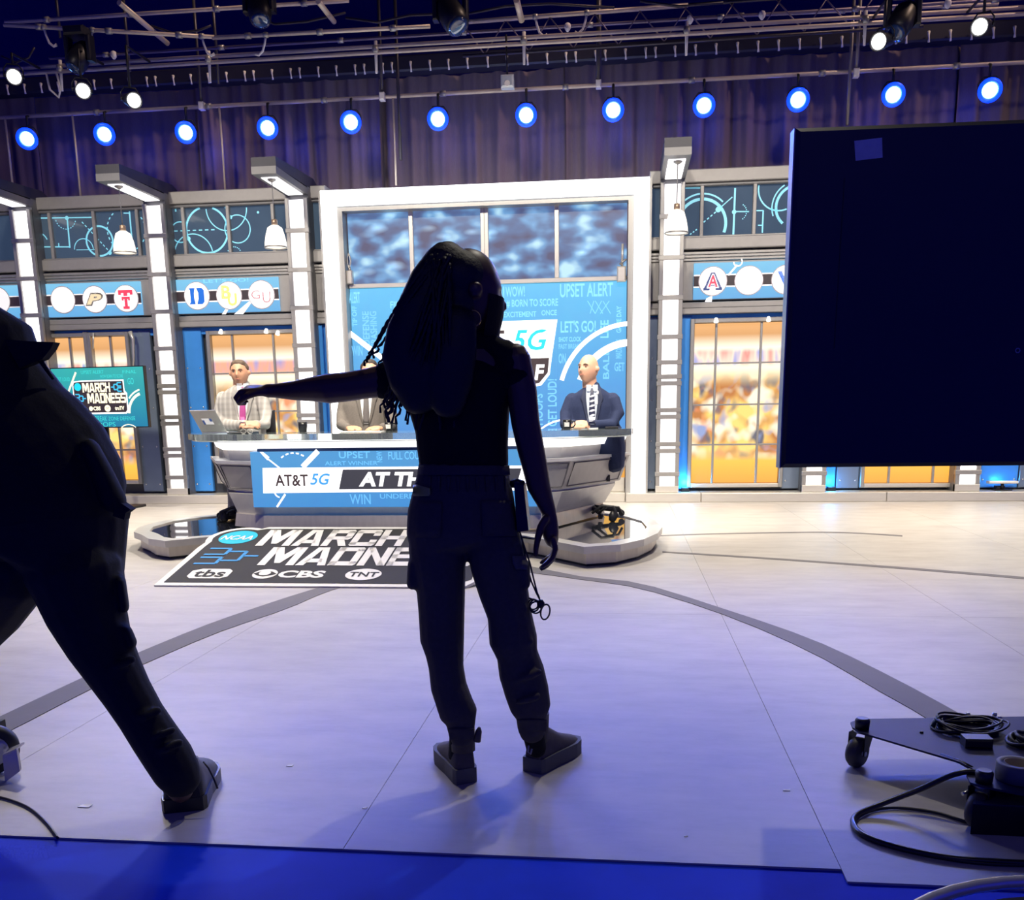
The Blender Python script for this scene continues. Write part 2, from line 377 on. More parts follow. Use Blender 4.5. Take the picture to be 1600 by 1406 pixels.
struct(MB().box(-16, 14, -5, 16, 9.0, 9.1).build('ceiling', mat('black_ceiling', (.01, .01, .03), .8), loc=(0, 0, 9.0)))

struct(MB().box(-16, 14, 15.2, 15.3, -.06, 9.05).build('wall_back', mat('navy_haze_wall', (.02, .02, .2), .8), loc=(0, 15.2, 0)))  # navy base colour stands in for the blue haze behind the grid
# ------------------------------------------------------------------ curtain, track, hooks
def curtain_mat():
    m = mat('plum_brown_drape', (.17, .125, .135), .9, 0, .25, 60, .1, spec=.15, stretch=(6, 6, .3)); return m
CUR = curtain_mat()
ZT = 5.47; YC = 13.35
spans = [(-10.6, -8.1, .25, 'flat plum stage curtain at the far left behind the set'), (-8.15, -5.75, .30, 'plum stage curtain above the red emblem banner bay, loosely hung'),
         (-5.8, -3.25, .9, 'plum stage curtain with tight folds above the tall blue D banner'), (-3.3, -.75, .8, 'plum stage curtain with deep folds above left half of the bright frame'),
         (-.8, 1.6, .9, 'plum stage curtain with deep folds above right end of the bright frame'), (1.55, 4.1, .7, 'plum stage curtain behind the big black monitor top'), (4.05, 7.0, .7, 'plum stage curtain at the far right edge')]
for i, (xa, xb, amp, lab) in enumerate(spans):
    random.seed(30+i); n = 150; nz = 10; ph = [random.uniform(0, 6.3) for _ in range(4)]; mb = MB(); vs_ = []
    for k in range(n+1):
        t = k/n; x = xa+(xb-xa)*t
        w = math.sin(x*19+ph[0]+1.6*math.sin(x*3.1+ph[1]))*.5+math.sin(x*43+ph[2])*.22+math.sin(x*7.3+ph[3])*.35
        for j in range(nz+1):
            z = ZT*j/nz; yy = YC+(.09 if i % 2 else 0)-w*.12*amp*(1.1-.5*j/nz)
            vs_.append((x+.01*math.sin(z*2+x*9), yy, z))
    fs = [(k*(nz+1)+j, (k+1)*(nz+1)+j, (k+1)*(nz+1)+j+1, k*(nz+1)+j+1) for k in range(n) for j in range(nz)]
    mb.add(vs_, fs, True); o = mb.build('stage_curtain', CUR, fix=False); tag(o, lab, 'curtain', 'stage curtains behind the set')
tr = thing('curtain_track', 'long black curtain track with a row of small white hooks', 'curtain track', (-2, 13.2, ZT))
MB().bbox(-10.6, 7, 13.14, 13.34, ZT-.02, ZT+.17, .02).build('rail', mat('black_rail', (.012, .012, .03), .5), tr)
hk = MB(); hk.tube([(0, 13.1, ZT+.07), (0, 13.09, ZT+.03), (.006, 13.09, ZT-.01), (.008, 13.095, ZT-.05)], [.02, .013, .009, .014], 6)
HOOKM = mat('white_hook', (.75, .72, .68), .4)
h0 = hk.build('hook', HOOKM, tr); x = -10.4; random.seed(3); first = True
while x < 6.9:
    if first: first = False
    else: copyto(h0, tr, (x, 0, 0))
    x += random.choice([.245, .25, .26, .25, .24, .12])
h0.location = V((-10.4, 0, 0))

# ------------------------------------------------------------------ set plinth
pl = thing('set_plinth', 'pale metal plinth running along the foot of the set wall', 'plinth', (-2, 12.4, 0))
for xa, xb in ((-10.5, -7.0), (-7.0, -3.72), (-3.72, .02), (.02, .96), (.96, 3.2), (3.2, 7.5)):
    y0 = 12.1 if not (-3.7 < (xa+xb)/2 < 0) else 12.16
    MB().bbox(xa+.003, xb-.003, y0, 12.9, 0, .115, .008).build('plinth_segment', PALE, pl)

Z = dict(top=3.95, b1=3.80, w1=3.76, w0=3.20, s1=3.18, s0=3.02, c0=2.91, n1=2.89, n0=2.45, l1=2.43, l0=2.29, bot=.115)
YB = 12.4
# ------------------------------------------------------------------ light columns with cantilever arms and pendant lamps
CX = [-7.77, -5.96, -4.09, .54, 2.34, 4.16]
CN = ['leftmost white light column beside the striding dark figure', 'white light column between the red emblem banner and blue D banner', 'white light column just left of the bright screen frame', 'white light column just right of the bright screen frame', 'white light column mostly hidden behind the big black monitor', 'rightmost white light column showing only below the black monitor']
CB = [W(254, y, 12.2).z for y in (368, 428.5, 487, 544.6, 582, 603, 613, 652, 662, 702, 712, 746)]
for cx, lab in zip(CX, CN):
    w = .145; t = thing('light_column', lab, 'column', (cx, 12.35, .115), 'white light columns of the set wall')
    MB().box(cx-w, cx+w, 12.24, 12.62, .115, 3.92).build('column_body', TRIM3, t)
    MB().bbox(cx-w, cx-w+.05, 12.19, 12.25, .115, 3.78, .006).build('side_trim', TRIM, t)
    MB().bbox(cx+w-.05, cx+w, 12.19, 12.25, .115, 3.78, .006).build('side_trim', TRIM, t)
    zs = [3.79]+CB+[.2]
    for k in range(len(zs)-1):
        za, zb = zs[k+1]+.026, zs[k]-.026
        if k == len(zs)-2: za = .2
        MB().box(cx-w+.048, cx+w-.048, 12.225, 12.245, za, zb).build('light_panel', WHITE_E, t)
    for z in CB:
        MB().bbox(cx-w-.008, cx+w+.008, 12.18, 12.24, z-.027, z+.027, .006).build('cross_bar', TRIM, t)
    MB().bbox(cx-w, cx+w, 12.18, 12.25, .115, .2, .006).build('foot_block', PALE, t)
    # arm reaching forward over the stage
    ar = MB(); ar.prism([(cx-w, 12.62, 3.92), (cx-w, 11.15, 3.90), (cx-w, 11.15, 4.0), (cx-w, 12.5, 4.06), (cx-w, 12.62, 4.02)], (2*w, 0, 0)); arm = ar.build('arm', mat('slate_arm', (.035, .035, .05), .5, .2), t)
    MB().box(cx-w, cx+w, 11.14, 12.24, 3.82, 3.90).build('arm_lip', TRIM3, arm)
    MB().box(cx-w+.05, cx+w-.05, 11.3, 12.2, 3.812, 3.822).build('light_panel', WHITE_E, arm)
    # pendant
    if cx < 1.5:
        p = thing('pendant_lamp', 'cream bell pendant lamp hanging '+('at the left edge' if cx < -7 else 'before the upper windows left of the white D column' if cx < -5 else 'beside the column left of the bright frame' if cx < -3 else 'before the column right of the bright frame'), 'pendant lamp', (cx, 11.36, 3.8), 'bell pendant lamps on the column arms')
        dx = cx+.01
        MB().tube([(dx, 11.36, 3.82), (dx, 11.36, 3.36)], .006, 6).build('cord', TRIM3, p)
        MB().lathe([(.05, 3.815), (.05, 3.80), (.02, 3.78)], (dx, 11.36, 0)).build('ceiling_rose', TRIM, p)
        MB().lathe([(.035, 3.30), (.035, 3.37), (.025, 3.375)], (dx, 11.36, 0)).build('cap', mat('brass_cap', (.35, .25, .18), .4, .6), p)
        sh = MB().lathe([(.04, 3.31), (.085, 3.28), (.11, 3.2), (.125, 3.12), (.13, 3.07), (.122, 3.07), (.1, 3.2), (.07, 3.27)], (dx, 11.36, 0), n=28).build('shade', mat('cream_ribbed_shade', (.9, .87, .78), .5, emit=(1, .95, .82), es=.75), p)
        MB().tube([(dx+.128*math.cos(a), 11.36+.128*math.sin(a), 3.065) for a in [2*PI*i/28 for i in range(28)]], .008, 6, True).build('rim', TRIM, sh)

# ------------------------------------------------------------------ set wall bays
edges = [(-10.2, CX[0], 'set wall bay at far left, mostly hidden by dark figure'), (CX[0], CX[1], 'grey set wall bay with dark upper windows behind the teal screen'), (CX[1], CX[2], 'grey set wall bay with circle-patterned upper windows behind the man in grey'),
         (CX[2], -3.76, 'narrow set wall strip left of the bright screen frame'), (.27, CX[3], 'narrow set wall strip right of the bright screen frame'), (CX[3], CX[4], 'grey set wall bay with half circle upper windows left of black monitor'),
         (CX[4], CX[5], 'grey set wall bay hidden behind the big black monitor'), (CX[5], 6.6, 'set wall bay at far right below the black monitor corner')]
mull = {1: (78, 147, 215), 2: (287, 357, 427), 5: (1096, 1178)}
art = {1: 'b1', 2: 'b2', 5: 'b3'}
BAY = []
for bi, (xa, xb, lab) in enumerate(edges):
    xa += .12 if bi not in (4,) else 0; xb -= .12 if bi not in (3,) else 0
    t = thing('set_wall_bay', lab, 'set wall', ((xa+xb)/2, YB, .115), 'bays of the set wall'); BAY.append(t)
    MB().box(xa, xb, YB+.12, YB+.3, .115, Z['top']-.02).build('backing', DARK, t)
    MB().bbox(xa, xb, YB-.04, YB+.2, Z['b1'], Z['top'], .01).build('top_beam', TRIM2, t)
    MB().bbox(xa, xb, YB-.02, YB+.2, Z['w1'], Z['b1']-.005, .01).build('window_rail', TRIM3, t)
    MB().bbox(xa, xb, YB-.06, YB+.2, Z['s0']+.02, Z['s1'], .01).build('sill_beam', TRIM2, t)
    for q in range(3):
        zz = Z['c0']+.035*q; MB().bbox(xa, xb, YB-.05+.012*(2-q), YB+.2, zz, zz+.033, .006).build('cornice_board', TRIM, t)
    MB().bbox(xa, xb, YB-.01, YB+.15, Z['n0'], Z['n1']+.02, .01).build('fascia', TRIM2, t)
    for q in range(2):
        zz = Z['l0']+.07*q; MB().bbox(xa, xb, YB-.05+.015*q, YB+.2, zz, zz+.068, .006).build('lower_beam', TRIM2, t)
    ms = [W(x_, 350, YB).x for x_ in mull.get(bi, ())]
    if not ms and xb-xa > .6: ms = [xa+(xb-xa)*k/4 for k in (1, 2, 3)]
    pts = [xa]+ms+[xb]
    for a, b in zip(pts, pts[1:]):
        MB().box(a+.003, b-.003, YB+.03, YB+.05, Z['w0'], Z['w1']).build('glass_pane', GLASS, t)
    for mx_ in ms: MB().bbox(mx_-.022, mx_+.022, YB-.015, YB+.06, Z['w0']-.01, Z['w1']+.01, .006).build('mullion', TRIM2, t)
    MB().bbox(xa, xb, YB-.02, YB+.1, Z['s1'], Z['w0'], .006).build('window_sill', TRIM, t)
    # blue lower cladding
    MB().bbox(xa, xb, YB+.05, YB+.16, 2.2, Z['l0'], .006).build('blue_header', BLUEP, t)
# upper window print
A = wallplane(YB+.028)
def az(zx, zy, ox, oy, s): return pxw(ox+zx/s, oy+zy/s, YB+.028)
k_ = MPP(W(500, 400, YB))/4.687
def artfn(bi, ox, oy, rings, lines, dots, dashes, pale=()):
    q = lambda x_, y_: az(x_, y_, ox, oy, 4.687)
    lo, hi = Z['w0']+.004, Z['w1']-.004
    xa = edges[bi][0]+.13; xb = edges[bi][1]-.13
    def inside(p): return lo < p[1] < hi and xa < p[0] < xb
    def put(mb, nm):
        if mb.v:
            o = mb.build(nm, CYAN, BAY[bi])
            if 'dash' in nm: o['kind'] = 'stuff'
    def seg(a, b, w, n):
        mb = MB()
        P = [(a[0]+(b[0]-a[0])*i/n, a[1]+(b[1]-a[1])*i/n) for i in range(n+1)]
        for c, d in zip(P, P[1:]):
            if inside(c) and inside(d): g_line(mb, A, [c, d], w*k_, .0, .002)
        put(mb, 'printed_line')
    def ring(cx, cy, r, w, a0, a1, dash=False):
        mb = MB(); c = q(cx, cy); n = max(12, int(abs(a1-a0)/7)); R = r*k_
        P = [(c[0]+R*math.cos(math.radians(a0+(a1-a0)*i/n)), c[1]+R*math.sin(math.radians(a0+(a1-a0)*i/n))) for i in range(n+1)]
        for i, (e, f) in enumerate(zip(P, P[1:])):
            if dash and i % 2: continue
            if inside(e) and inside(f): g_line(mb, A, [e, f], w*k_, 0, .002)
        put(mb, 'printed_dashes' if dash else 'printed_ring')
    for r in rings: ring(*r)
    for x0, y0, x1, y1, w in lines: seg(q(x0, y0), q(x1, y1), w, 12)
    for x0, y0, x1, y1, w, n in dashes:
        a, b = q(x0, y0), q(x1, y1); mb = MB()
        for i in range(n):
            u0, u1 = i/n, (i+.55)/n; c = (a[0]+(b[0]-a[0])*u0, a[1]+(b[1]-a[1])*u0); d = (a[0]+(b[0]-a[0])*u1, a[1]+(b[1]-a[1])*u1)
            if inside(c) and inside(d): g_line(mb, A, [c, d], w*k_, 0, .002)
        put(mb, 'printed_dashes')
    for x0, y0, r in dots:
        c = q(x0, y0)
        mb = MB()
        if inside(c): g_disc(mb, A, c[0], c[1], r*k_, .001, .002, 16)
        put(mb, 'printed_dot')
artfn(1, 0, 240, [(730, 640, 105, 13, 0, 360), (150, 610, 120, 12, -45, 60), (925, 560, 150, 8, 0, 360, True), (615, 700, 75, 6, 0, 180), (280, 660, 80, 8, 20, 100), (480, 470, 80, 6, 190, 350, True)],
      [(300, 472, 680, 467, 9), (492, 470, 512, 690, 11), (325, 683, 512, 683, 8), (430, 655, 432, 685, 8), (945, 390, 978, 765, 11), (560, 705, 700, 703, 5), (905, 436, 945, 436, 8)], [(490, 472, 15), (805, 726, 15)], [(600, 500, 800, 715, 7, 9)])
artfn(2, 250, 240, [(345, 560, 160, 14, 0, 360), (568, 552, 97, 8, 0, 360), (485, 400, 155, 8, 180, 360), (150, 575, 72, 8, 40, 320), (248, 745, 150, 8, 10, 175), (400, 470, 110, 8, 10, 100), (545, 740, 55, 7, 0, 180, True)],
      [(110, 380, 116, 425, 12), (1095, 410, 1130, 412, 7)], [(210, 622, 15), (515, 465, 15), (718, 430, 9)], [(105, 567, 420, 556, 8, 7)])
artfn(5, 980, 200, [(545, 705, 165, 20, -35, 150), (545, 705, 200, 11, 45, 150), (815, 615, 55, 7, -60, 60, True), (1240, 575, 138, 18, 90, 230), (1240, 575, 165, 9, 100, 200), (1120, 440, 145, 10, 170, 290)],
      [(792, 405, 776, 815, 13), (783, 612, 892, 612, 8), (915, 606, 998, 604, 8), (996, 604, 988, 800, 10), (955, 800, 990, 800, 8), (958, 712, 992, 712, 8), (680, 585, 770, 505, 7), (415, 440, 545, 438, 9)], [(667, 597, 19), (783, 615, 15)], [(560, 690, 660, 605, 8, 4), (420, 810, 520, 735, 8, 5)])

# ------------------------------------------------------------------ logo banners
BANBLUE = emitmat('banner_blue_print', screen_build((.14, .44, .8), (.22, .6, .88), Z['n0'], Z['n1']), 1.0)
BANK = mat('banner_black_strip', (.02, .018, .02), .4, emit=(.06, .035, .045), es=.5)
DISC = mat('white_emblem_disc', (.85, .83, .84), .5, emit=(1, .96, .97), es=.55)
DRIM = mat('emblem_disc_rim', (.4, .35, .4), .5)
def col_e(n, c, s=.7): return mat(n, c, .5, emit=c, es=s)
RED = col_e('emblem_red', (.62, .04, .09)); NAVYL = col_e('emblem_navy', (.02, .04, .15)); DUKE = col_e('emblem_blue', (.0, .1, .48)); GOLD = col_e('emblem_gold', (.75, .6, .16)); KINK = col_e('emblem_black', (.05, .04, .03)); TAN = col_e('emblem_tan', (.66, .56, .36)); MAROON = col_e('emblem_maroon', (.35, .08, .12))
def ltr(pl_, kind, cu, cv, r, parent):
    P = lambda pts: [(cu+a*r, cv+b*r) for a, b in pts]
    def poly(pts, m, n0=.02, name='letter'): g = MB(); g_poly(g, pl_, P(pts), n0, .003); return g.build(name, m, parent)
    def txt(s, a, b, c, d, m, n0=.02, bold=.02, shear=0): g = MB(); g_text(g, pl_, s, cu+a*r, cv+b*r, cu+c*r, cv+d*r, n0, bold, shear); return g.build('letter', m, parent)
    if kind == 'D':
        poly([(-.62, .58), (-.12, .58), (-.2, .2), (-.2, -.2), (-.12, -.62), (-.62, -.62), (-.5, -.45), (-.5, .42)], DUKE)
        poly([(.02, .58), (.45, .58), (.62, .4), (.62, -.45), (.45, -.62), (.02, -.62), (.16, -.2), (.16, .2)], DUKE)
    elif kind == 'BU':
        txt('B', -.6, -.25, .2, .75, GOLD, .02, .03); txt('U', -.1, -.78, .65, .15, GOLD, .024, .03)
    elif kind == 'GU':
        txt('G', -.78, -.3, -.1, .3, MAROON, .02, -.012); txt('U', .1, -.6, .72, .2, MAROON, .02, -.012)
    elif kind == 'P':
        txt('P', -.8, -.5, .75, .5, KINK, .02, .09, .3); txt('P', -.68, -.4, .63, .4, TAN, .024, .045, .3)
    elif kind == 'TT':
        poly([(-.6, .65), (.6, .65), (.6, .28), (.38, .28), (.38, .42), (.16, .42), (.16, .2), (-.16, .2), (-.16, .42), (-.38, .42), (-.38, .28), (-.6, .28)], RED)
        poly([(-.34, .12), (.34, .12), (.34, -.15), (.2, -.15), (.2, -.04), (.12, -.04), (.12, -.6), (.26, -.6), (.26, -.8), (-.26, -.8), (-.26, -.6), (-.12, -.6), (-.12, -.04), (-.2, -.04), (-.2, -.15), (-.34, -.15)], RED)
    elif kind == 'A':
        txt('A', -.7, -.62, .72, .62, NAVYL, .02, .09); txt('A', -.45, -.5, .47, .52, DISC, .024, .05); txt('A', -.34, -.42, .36, .44, RED, .027, .02)
        for sx in (-1, 1): poly([(sx*.68, -.45), (sx*.22, -.45), (sx*.22, -.64), (sx*.68, -.64)], NAVYL, .019)
    elif kind == 'V':
        txt('V', -.62, -.55, .62, .6, DUKE, .02, .03)
def banner(lab, xa, xb, discs, Yb=YB-.04):
    t = thing('logo_banner', lab, 'banner', ((xa+xb)/2, Yb, Z['n0']), 'team emblem banners on the set wall')
    p = wallplane(Yb)
    MB().box(xa, xb, Yb, Yb+.03, Z['n0']+.01, Z['n1']-.01).build('backing', BANBLUE, t)
    h = Z['n1']-Z['n0']; zc = (Z['n0']+Z['n1'])/2
    g = MB(); g_poly(g, p, [(xa, zc-.075), (xb, zc-.075), (xb, zc+.075), (xa, zc+.075)], .001); g.build('white_edge', DISC, t)
    g = MB(); g_poly(g, p, [(xa, zc-.06), (xb, zc-.06), (xb, zc+.06), (xa, zc+.06)], .003); g.build('black_strip', BANK, t)
    for (dx_, dy_, r, kind) in discs:
        c = W(dx_, dy_, Yb); r = r*MPP(c)
        g = MB(); g.lathe([(r, 0), (r, .012), (r-.008, .016)], (c.x, Yb-.004, c.z), (0, -1, 0), 32, False); d = g.build('emblem_disc', DISC, t)
        g = MB(); g_arc(g, p, c.x, c.z, r+.004, .012, 0, 360, .008); g.build('disc_rim', DRIM, d)
        if kind: ltr(p, kind, c.x, c.z, r, d)
    return t, p
t, p = banner('blue team banner with discs showing a P and a red double T', -7.66, -6.31, [(99, 468.7, 19.5, None), (148.7, 467.9, 19.5, 'P'), (197.8, 466.6, 19.5, 'TT')])
t, p = banner('blue team banner with a blue D, gold BU and GU discs', -5.83, -4.44, [(308.2, 462.5, 20, 'D'), (358.4, 461.9, 20, 'BU'), (409, 460.4, 20.5, 'GU')])
g = MB(); c0 = pxw(392, 470, YB-.04); g_poly(g, p, [pxw(366, 491, YB-.04), pxw(380, 491, YB-.04), pxw(393, 473, YB-.04), pxw(402, 464, YB-.04), pxw(388, 472, YB-.04)], .004); g.build('white_swoosh', DISC, t); g = MB(); g_poly(g, p, [pxw(347, 491, YB-.04), pxw(353, 491, YB-.04), pxw(358, 482, YB-.04), pxw(353, 482, YB-.04)], .004); g.build('white_swoosh', DISC, t)
g = MB(); a_ = pxw(318, 442, YB-.04); b_ = pxw(388, 434, YB-.04); g_text(g, p, "LET'S GO!", a_[0], a_[1], b_[0], b_[1], .002, .01); g.build('pale_word', LEDWORD, t)
t, p = banner('blue team banner with a red A disc beside the black monitor', .82, 2.2, [(1113.6, 439.6, 21, 'A'), (1169.9, 438.3, 21, None), (1227.5, 436.8, 21, 'V')])
g = MB(); g_line(g, p, [pxw(1138, 430, YB-.04), pxw(1152, 414, YB-.04)], .02, .004); g.build('white_swoosh', DISC, t); g = MB(); q = pxw(1153, 409, YB-.04); g_arc(g, p, q[0], q[1], .05, .015, 180, 400, .004); g.build('white_swoosh', DISC, t); g = MB(); g_poly(g, p, [pxw(1101, 472, YB-.04), pxw(1112, 472, YB-.04), pxw(1113, 462, YB-.04), pxw(1104, 466, YB-.04)], .004); g.build('white_swoosh', DISC, t)
t, p = banner('sliver of blue team banner cut by the left picture edge', -9.6, -8.0, [(-3, 470, 20, None)])

# ------------------------------------------------------------------ backlit windows with arena print
CROWD = emitmat('arena_crowd_print', crowd_build(.22, 2.2), 1.25)
CROWDC = emitmat('arena_crowd_print_cool', crowd_build(.22, 2.2, True), 1.25)
def window(lab, xa, xb, za, zb, mx_, mz_, m, Yw=YB+.02):
    t = thing('backlit_window', lab, 'window', ((xa+xb)/2, Yw, za), 'backlit arena windows in the set wall')
    b = .05
    MB().bbox(xa-b, xa, Yw-.05, Yw+.09, za-b, zb+b, .008).build('frame_stile', TRIM, t); MB().bbox(xb, xb+b, Yw-.05, Yw+.09, za-b, zb+b, .008).build('frame_stile', TRIM, t)
    MB().bbox(xa, xb, Yw-.05, Yw+.09, zb, zb+b, .008).build('frame_rail', TRIM, t); MB().bbox(xa, xb, Yw-.05, Yw+.09, za-b, za, .008).build('frame_rail', PALE, t)
    X = [xa]+list(mx_)+[xb]; ZZ = [za]+list(mz_)+[zb]
    for a, b_ in zip(X, X[1:]):
        for c, d in zip(ZZ, ZZ[1:]): MB().box(a+.006, b_-.006, Yw+.02, Yw+.03, c+.006, d-.006).build('pane', m, t)
    for a in mx_: MB().bbox(a-.014, a+.014, Yw-.015, Yw+.03, za, zb, .004).build('mullion', TRIM, t)
    for z in mz_: MB().bbox(xa, xb, Yw-.01, Yw+.03, z-.01, z+.01, .004).build('glazing_bar', TRIM, t)
    return t
zc = lambda x_, y_: W(x_, y_, YB).z
xc = lambda x_, y_: W(x_, y_, YB).x
window('backlit window showing an orange arena crowd behind the man in grey', xc(331, 560), xc(463, 560), .3, zc(390, 522), (xc(364, 560), xc(428, 560)), (zc(390, 583), zc(390, 643), zc(390, 703)), CROWDC)
window('tall backlit window with golden arena crowd left of the black monitor', xc(1083, 600), xc(1216, 745), zc(1150, 755), zc(1160, 503), (xc(1117, 600), xc(1186, 620)), (zc(1140, 567), zc(1140, 632), zc(1140, 694.5)), CROWD)
window('narrow backlit door window left half behind the teal screen', xc(90, 600), xc(139, 600), .3, zc(115, 527), (xc(115, 600),), (zc(180, 585), zc(180, 643), zc(180, 703)), CROWD)
window('narrow backlit door window right half behind the teal screen', xc(150, 600), xc(203, 600), .3, zc(175, 525), (xc(178, 600),), (zc(180, 585), zc(180, 643), zc(180, 703)), CROWD)
window('backlit window whose orange foot shows below the black monitor', xc(1350, 745), xc(1488, 745), zc(1400, 755), 2.12, (xc(1389, 745), xc(1458, 745)), (.75, 1.2, 1.7), CROWD)
# blue / grey lower panels with bolts
def lower(bi, x0, x1, m, y0=YB+.03, z0=.14, z1=2.27, bolts=True, name='cladding_panel', crease=True):
    t = BAY[bi]; o = MB().bbox(x0, x1, y0, y0+.06, z0, z1, .008).build(name, m, t)
    if bolts and x1-x0 > .09:
        mb = MB(); z = z0+.1
        while z < z1:
            for xx in ((x0+.045, x1-.045) if x1-x0 > .2 else ((x0+x1)/2,)): mb.lathe([(.013, 0), (.012, .006), (.005, .01)], (xx, y0-.001, z), (0, -1, 0), 8)
            z += .51
        b = mb.build('bolt_heads', BOLT, o); b['kind'] = 'stuff'
    return o
lower(2, xc(281, 640), xc(291, 640), BLUEP, YB-.02, bolts=False); lower(2, xc(292, 640), xc(322, 640), BLUEP)
lower(1, xc(211, 640), xc(243, 640), BLUEG); lower(1, xc(72, 640), xc(82, 640), BLUEG, bolts=False); lower(1, xc(141, 640), xc(147.5, 640), TRIM, YB, bolts=False)
lower(3, -3.97, -3.9, BLUEP, YB-.02, bolts=False); lower(3, -3.9, -3.76, BLUEP)
lower(4, .27, .4, BLUEG); lower(5, .685, xc(1079, 600), BLUEP, bolts=False); lower(5, xc(1222, 745), xc(1256, 745), BLUEG)
lower(6, xc(1289, 745), xc(1306, 745), BLUEP, bolts=False); lower(6, xc(1308, 745), xc(1343, 745), BLUEG); lower(7, xc(1531, 745), xc(1592, 745), BLUEP); lower(7, xc(1594, 745), 6.4, BLUEG); lower(0, -9.9, -7.95, BLUEG)
for bi, pts_ in ((2, ((345, 512), (416, 511), (434, 514))), (5, ((1119, 494), (1201, 492)))):
    for (x_, y_) in pts_:
        c = W(x_, y_, YB-.05); MB().lathe([(.018, 0), (.022, .02), (.03, .05), (.02, .055)], (c.x, c.y, c.z-.025), (0, -.5, -1), 12).build('downlight', mat('bright_downlight', (.8, .8, .75), .4, emit=(1, .95, .85), es=1.5), BAY[bi])
# hoist chain style bracket on the sliding door
g = MB(); g.tube([W(203, 518, YB-.08), W(208, 530, YB-.08), W(209, 560, YB-.08), W(208, 575, YB-.08)], [.03, .02, .015, .012], 8); g.build('door_hanger', PALE, BAY[1])
g = MB(); g.tube([W(146, 520, YB-.06), W(145.5, 545, YB-.06)], .012, 6); g.build('door_hanger', PALE, BAY[1])

# blue up-lighters at the foot of the blue panels
for bi, x_, e_ in ((2, xc(288, 640), 9), (3, -3.9, 7), (5, xc(1073, 640), 9), (6, xc(1298, 745), 6), (7, xc(1560, 745), 8)):
    MB().bbox(x_-.05, x_+.05, YB-.1, YB-.02, .117, .17, .008).build('uplighter', BLACKP, BAY[bi])
    l = bpy.data.lights.new('blue_uplight', 'POINT'); l.energy = e_; l.color = (.04, .42, 1.0); l.shadow_soft_size = .03; o = bpy.data.objects.new('blue_uplight', l); COL.objects.link(o); o.location = (x_, YB-.07, .22)
# ------------------------------------------------------------------ bright frame and video wall
YF = 12.15
X0, X1, ZT_ = W(499.5, 300, YF).x, W(1015.5, 276, YF).x, W(757, 286.5, YF).z
XI0, XI1, ZI = W(523.5, 322, YF).x, W(991.5, 303, YF).x, W(757, 311.5, YF).z
t = thing('screen_frame', 'wide glowing white door-shaped frame around the blue video wall', 'frame', ((X0+X1)/2, YF, .115))
MB().bbox(X0, XI0, YF, YF+.3, .115, ZT_, .012).build('left_light_bar', FRAME_E, t)
MB().bbox(XI1, X1, YF, YF+.3, .115, ZT_, .012).build('right_light_bar', FRAME_E, t)
MB().bbox(XI0, XI1, YF, YF+.3, ZI, ZT_, .012).build('top_light_bar', FRAME_E, t)
for a, b in ((X0-.03, X0), (X1, X1+.03)): MB().box(a, b, YF+.03, YF+.35, .115, ZT_-.01).build('outer_trim', TRIM, t)
MB().box(XI0, XI0+.07, YF+.05, YF+.3, .115, ZI).build('inner_trim', TRIM, t); MB().box(XI1-.07, XI1, YF+.05, YF+.3, .115, ZI).build('inner_trim', TRIM, t)
MB().box(XI0+.07, XI1-.07, YF+.05, YF+.3, ZI-.06, ZI).build('inner_trim', TRIM, t)
YW = YF+.2
uw = thing('upper_window_row', 'row of blue blurred windows above the video wall', 'window', ((X0+X1)/2, YW, 2.9))
zt, zb_ = W(757, 322, YW).z, W(757, 438, YW).z
ms = [W(643, 380, YW).x, W(757.5, 380, YW).x, W(870, 380, YW).x]; xs = [XI0+.08]+ms+[XI1-.08]
BOKEH = emitmat('blue_blurred_crowd_print', bokeh_build, 1.0)
for a, b in zip(xs, xs[1:]): MB().box(a+.005, b-.005, YW+.02, YW+.03, zb_, zt).build('pane', BOKEH, uw)
for i, a in enumerate(ms):
    w_ = .05 if i == 1 else .028
    MB().bbox(a-w_, a+w_, YW-.02, YW+.03, zb_, zt, .006).build('mullion', PALE, uw)
    if i == 1: MB().box(a-.003, a+.003, YW-.023, YW, zb_, zt).build('mullion_joint', TRIM3, uw)
MB().bbox(xs[0], xs[-1], YW-.03, YW+.04, zt, zt+.06, .006).build('top_rail', PALE, uw); MB().bbox(xs[0], xs[-1], YW-.03, YW+.04, zb_-.05, zb_, .006).build('bottom_rail', PALE, uw)
# little wall gadgets in the frame corners
c = W(545, 407, YW-.06); o = thing('cable_coil', 'coil of pale cable hanging inside the left frame corner', 'cable', c)
g = MB()
for q in range(4): g.tube([(c.x+(.03+.004*q)*math.cos(a)*.6, c.y+.004*q, c.z+(.085-.008*q)*math.sin(a)) for a in [2*PI*i/24 for i in range(24)]], .006, 6, True)
g.build('coil', PALE, o); MB().bbox(c.x-.035, c.x+.04, c.y-.03, c.y+.05, c.z-.28, c.z-.12, .01).build('junction_box', PALE, o); MB().tube([(c.x, c.y, c.z-.08), (c.x+.01, c.y, c.z-.13)], .018, 8).build('plug', TRIM, o)
c = W(972, 400, YW-.06); o = thing('wall_bracket', 'small pale bracket with clamp inside the right frame corner', 'bracket', c)
MB().tube([(c.x, c.y, c.z-.12), (c.x+.005, c.y, c.z+.14)], .015, 8).build('post', PALE, o); MB().bbox(c.x-.06, c.x+.05, c.y-.04, c.y+.05, c.z-.3, c.z-.12, .015).build('clamp', PALE, o); MB().tube([(c.x-.03, c.y-.02, c.z-.1), (c.x+.05, c.y-.02, c.z-.04)], .012, 6).build('arm', TRIM, o)

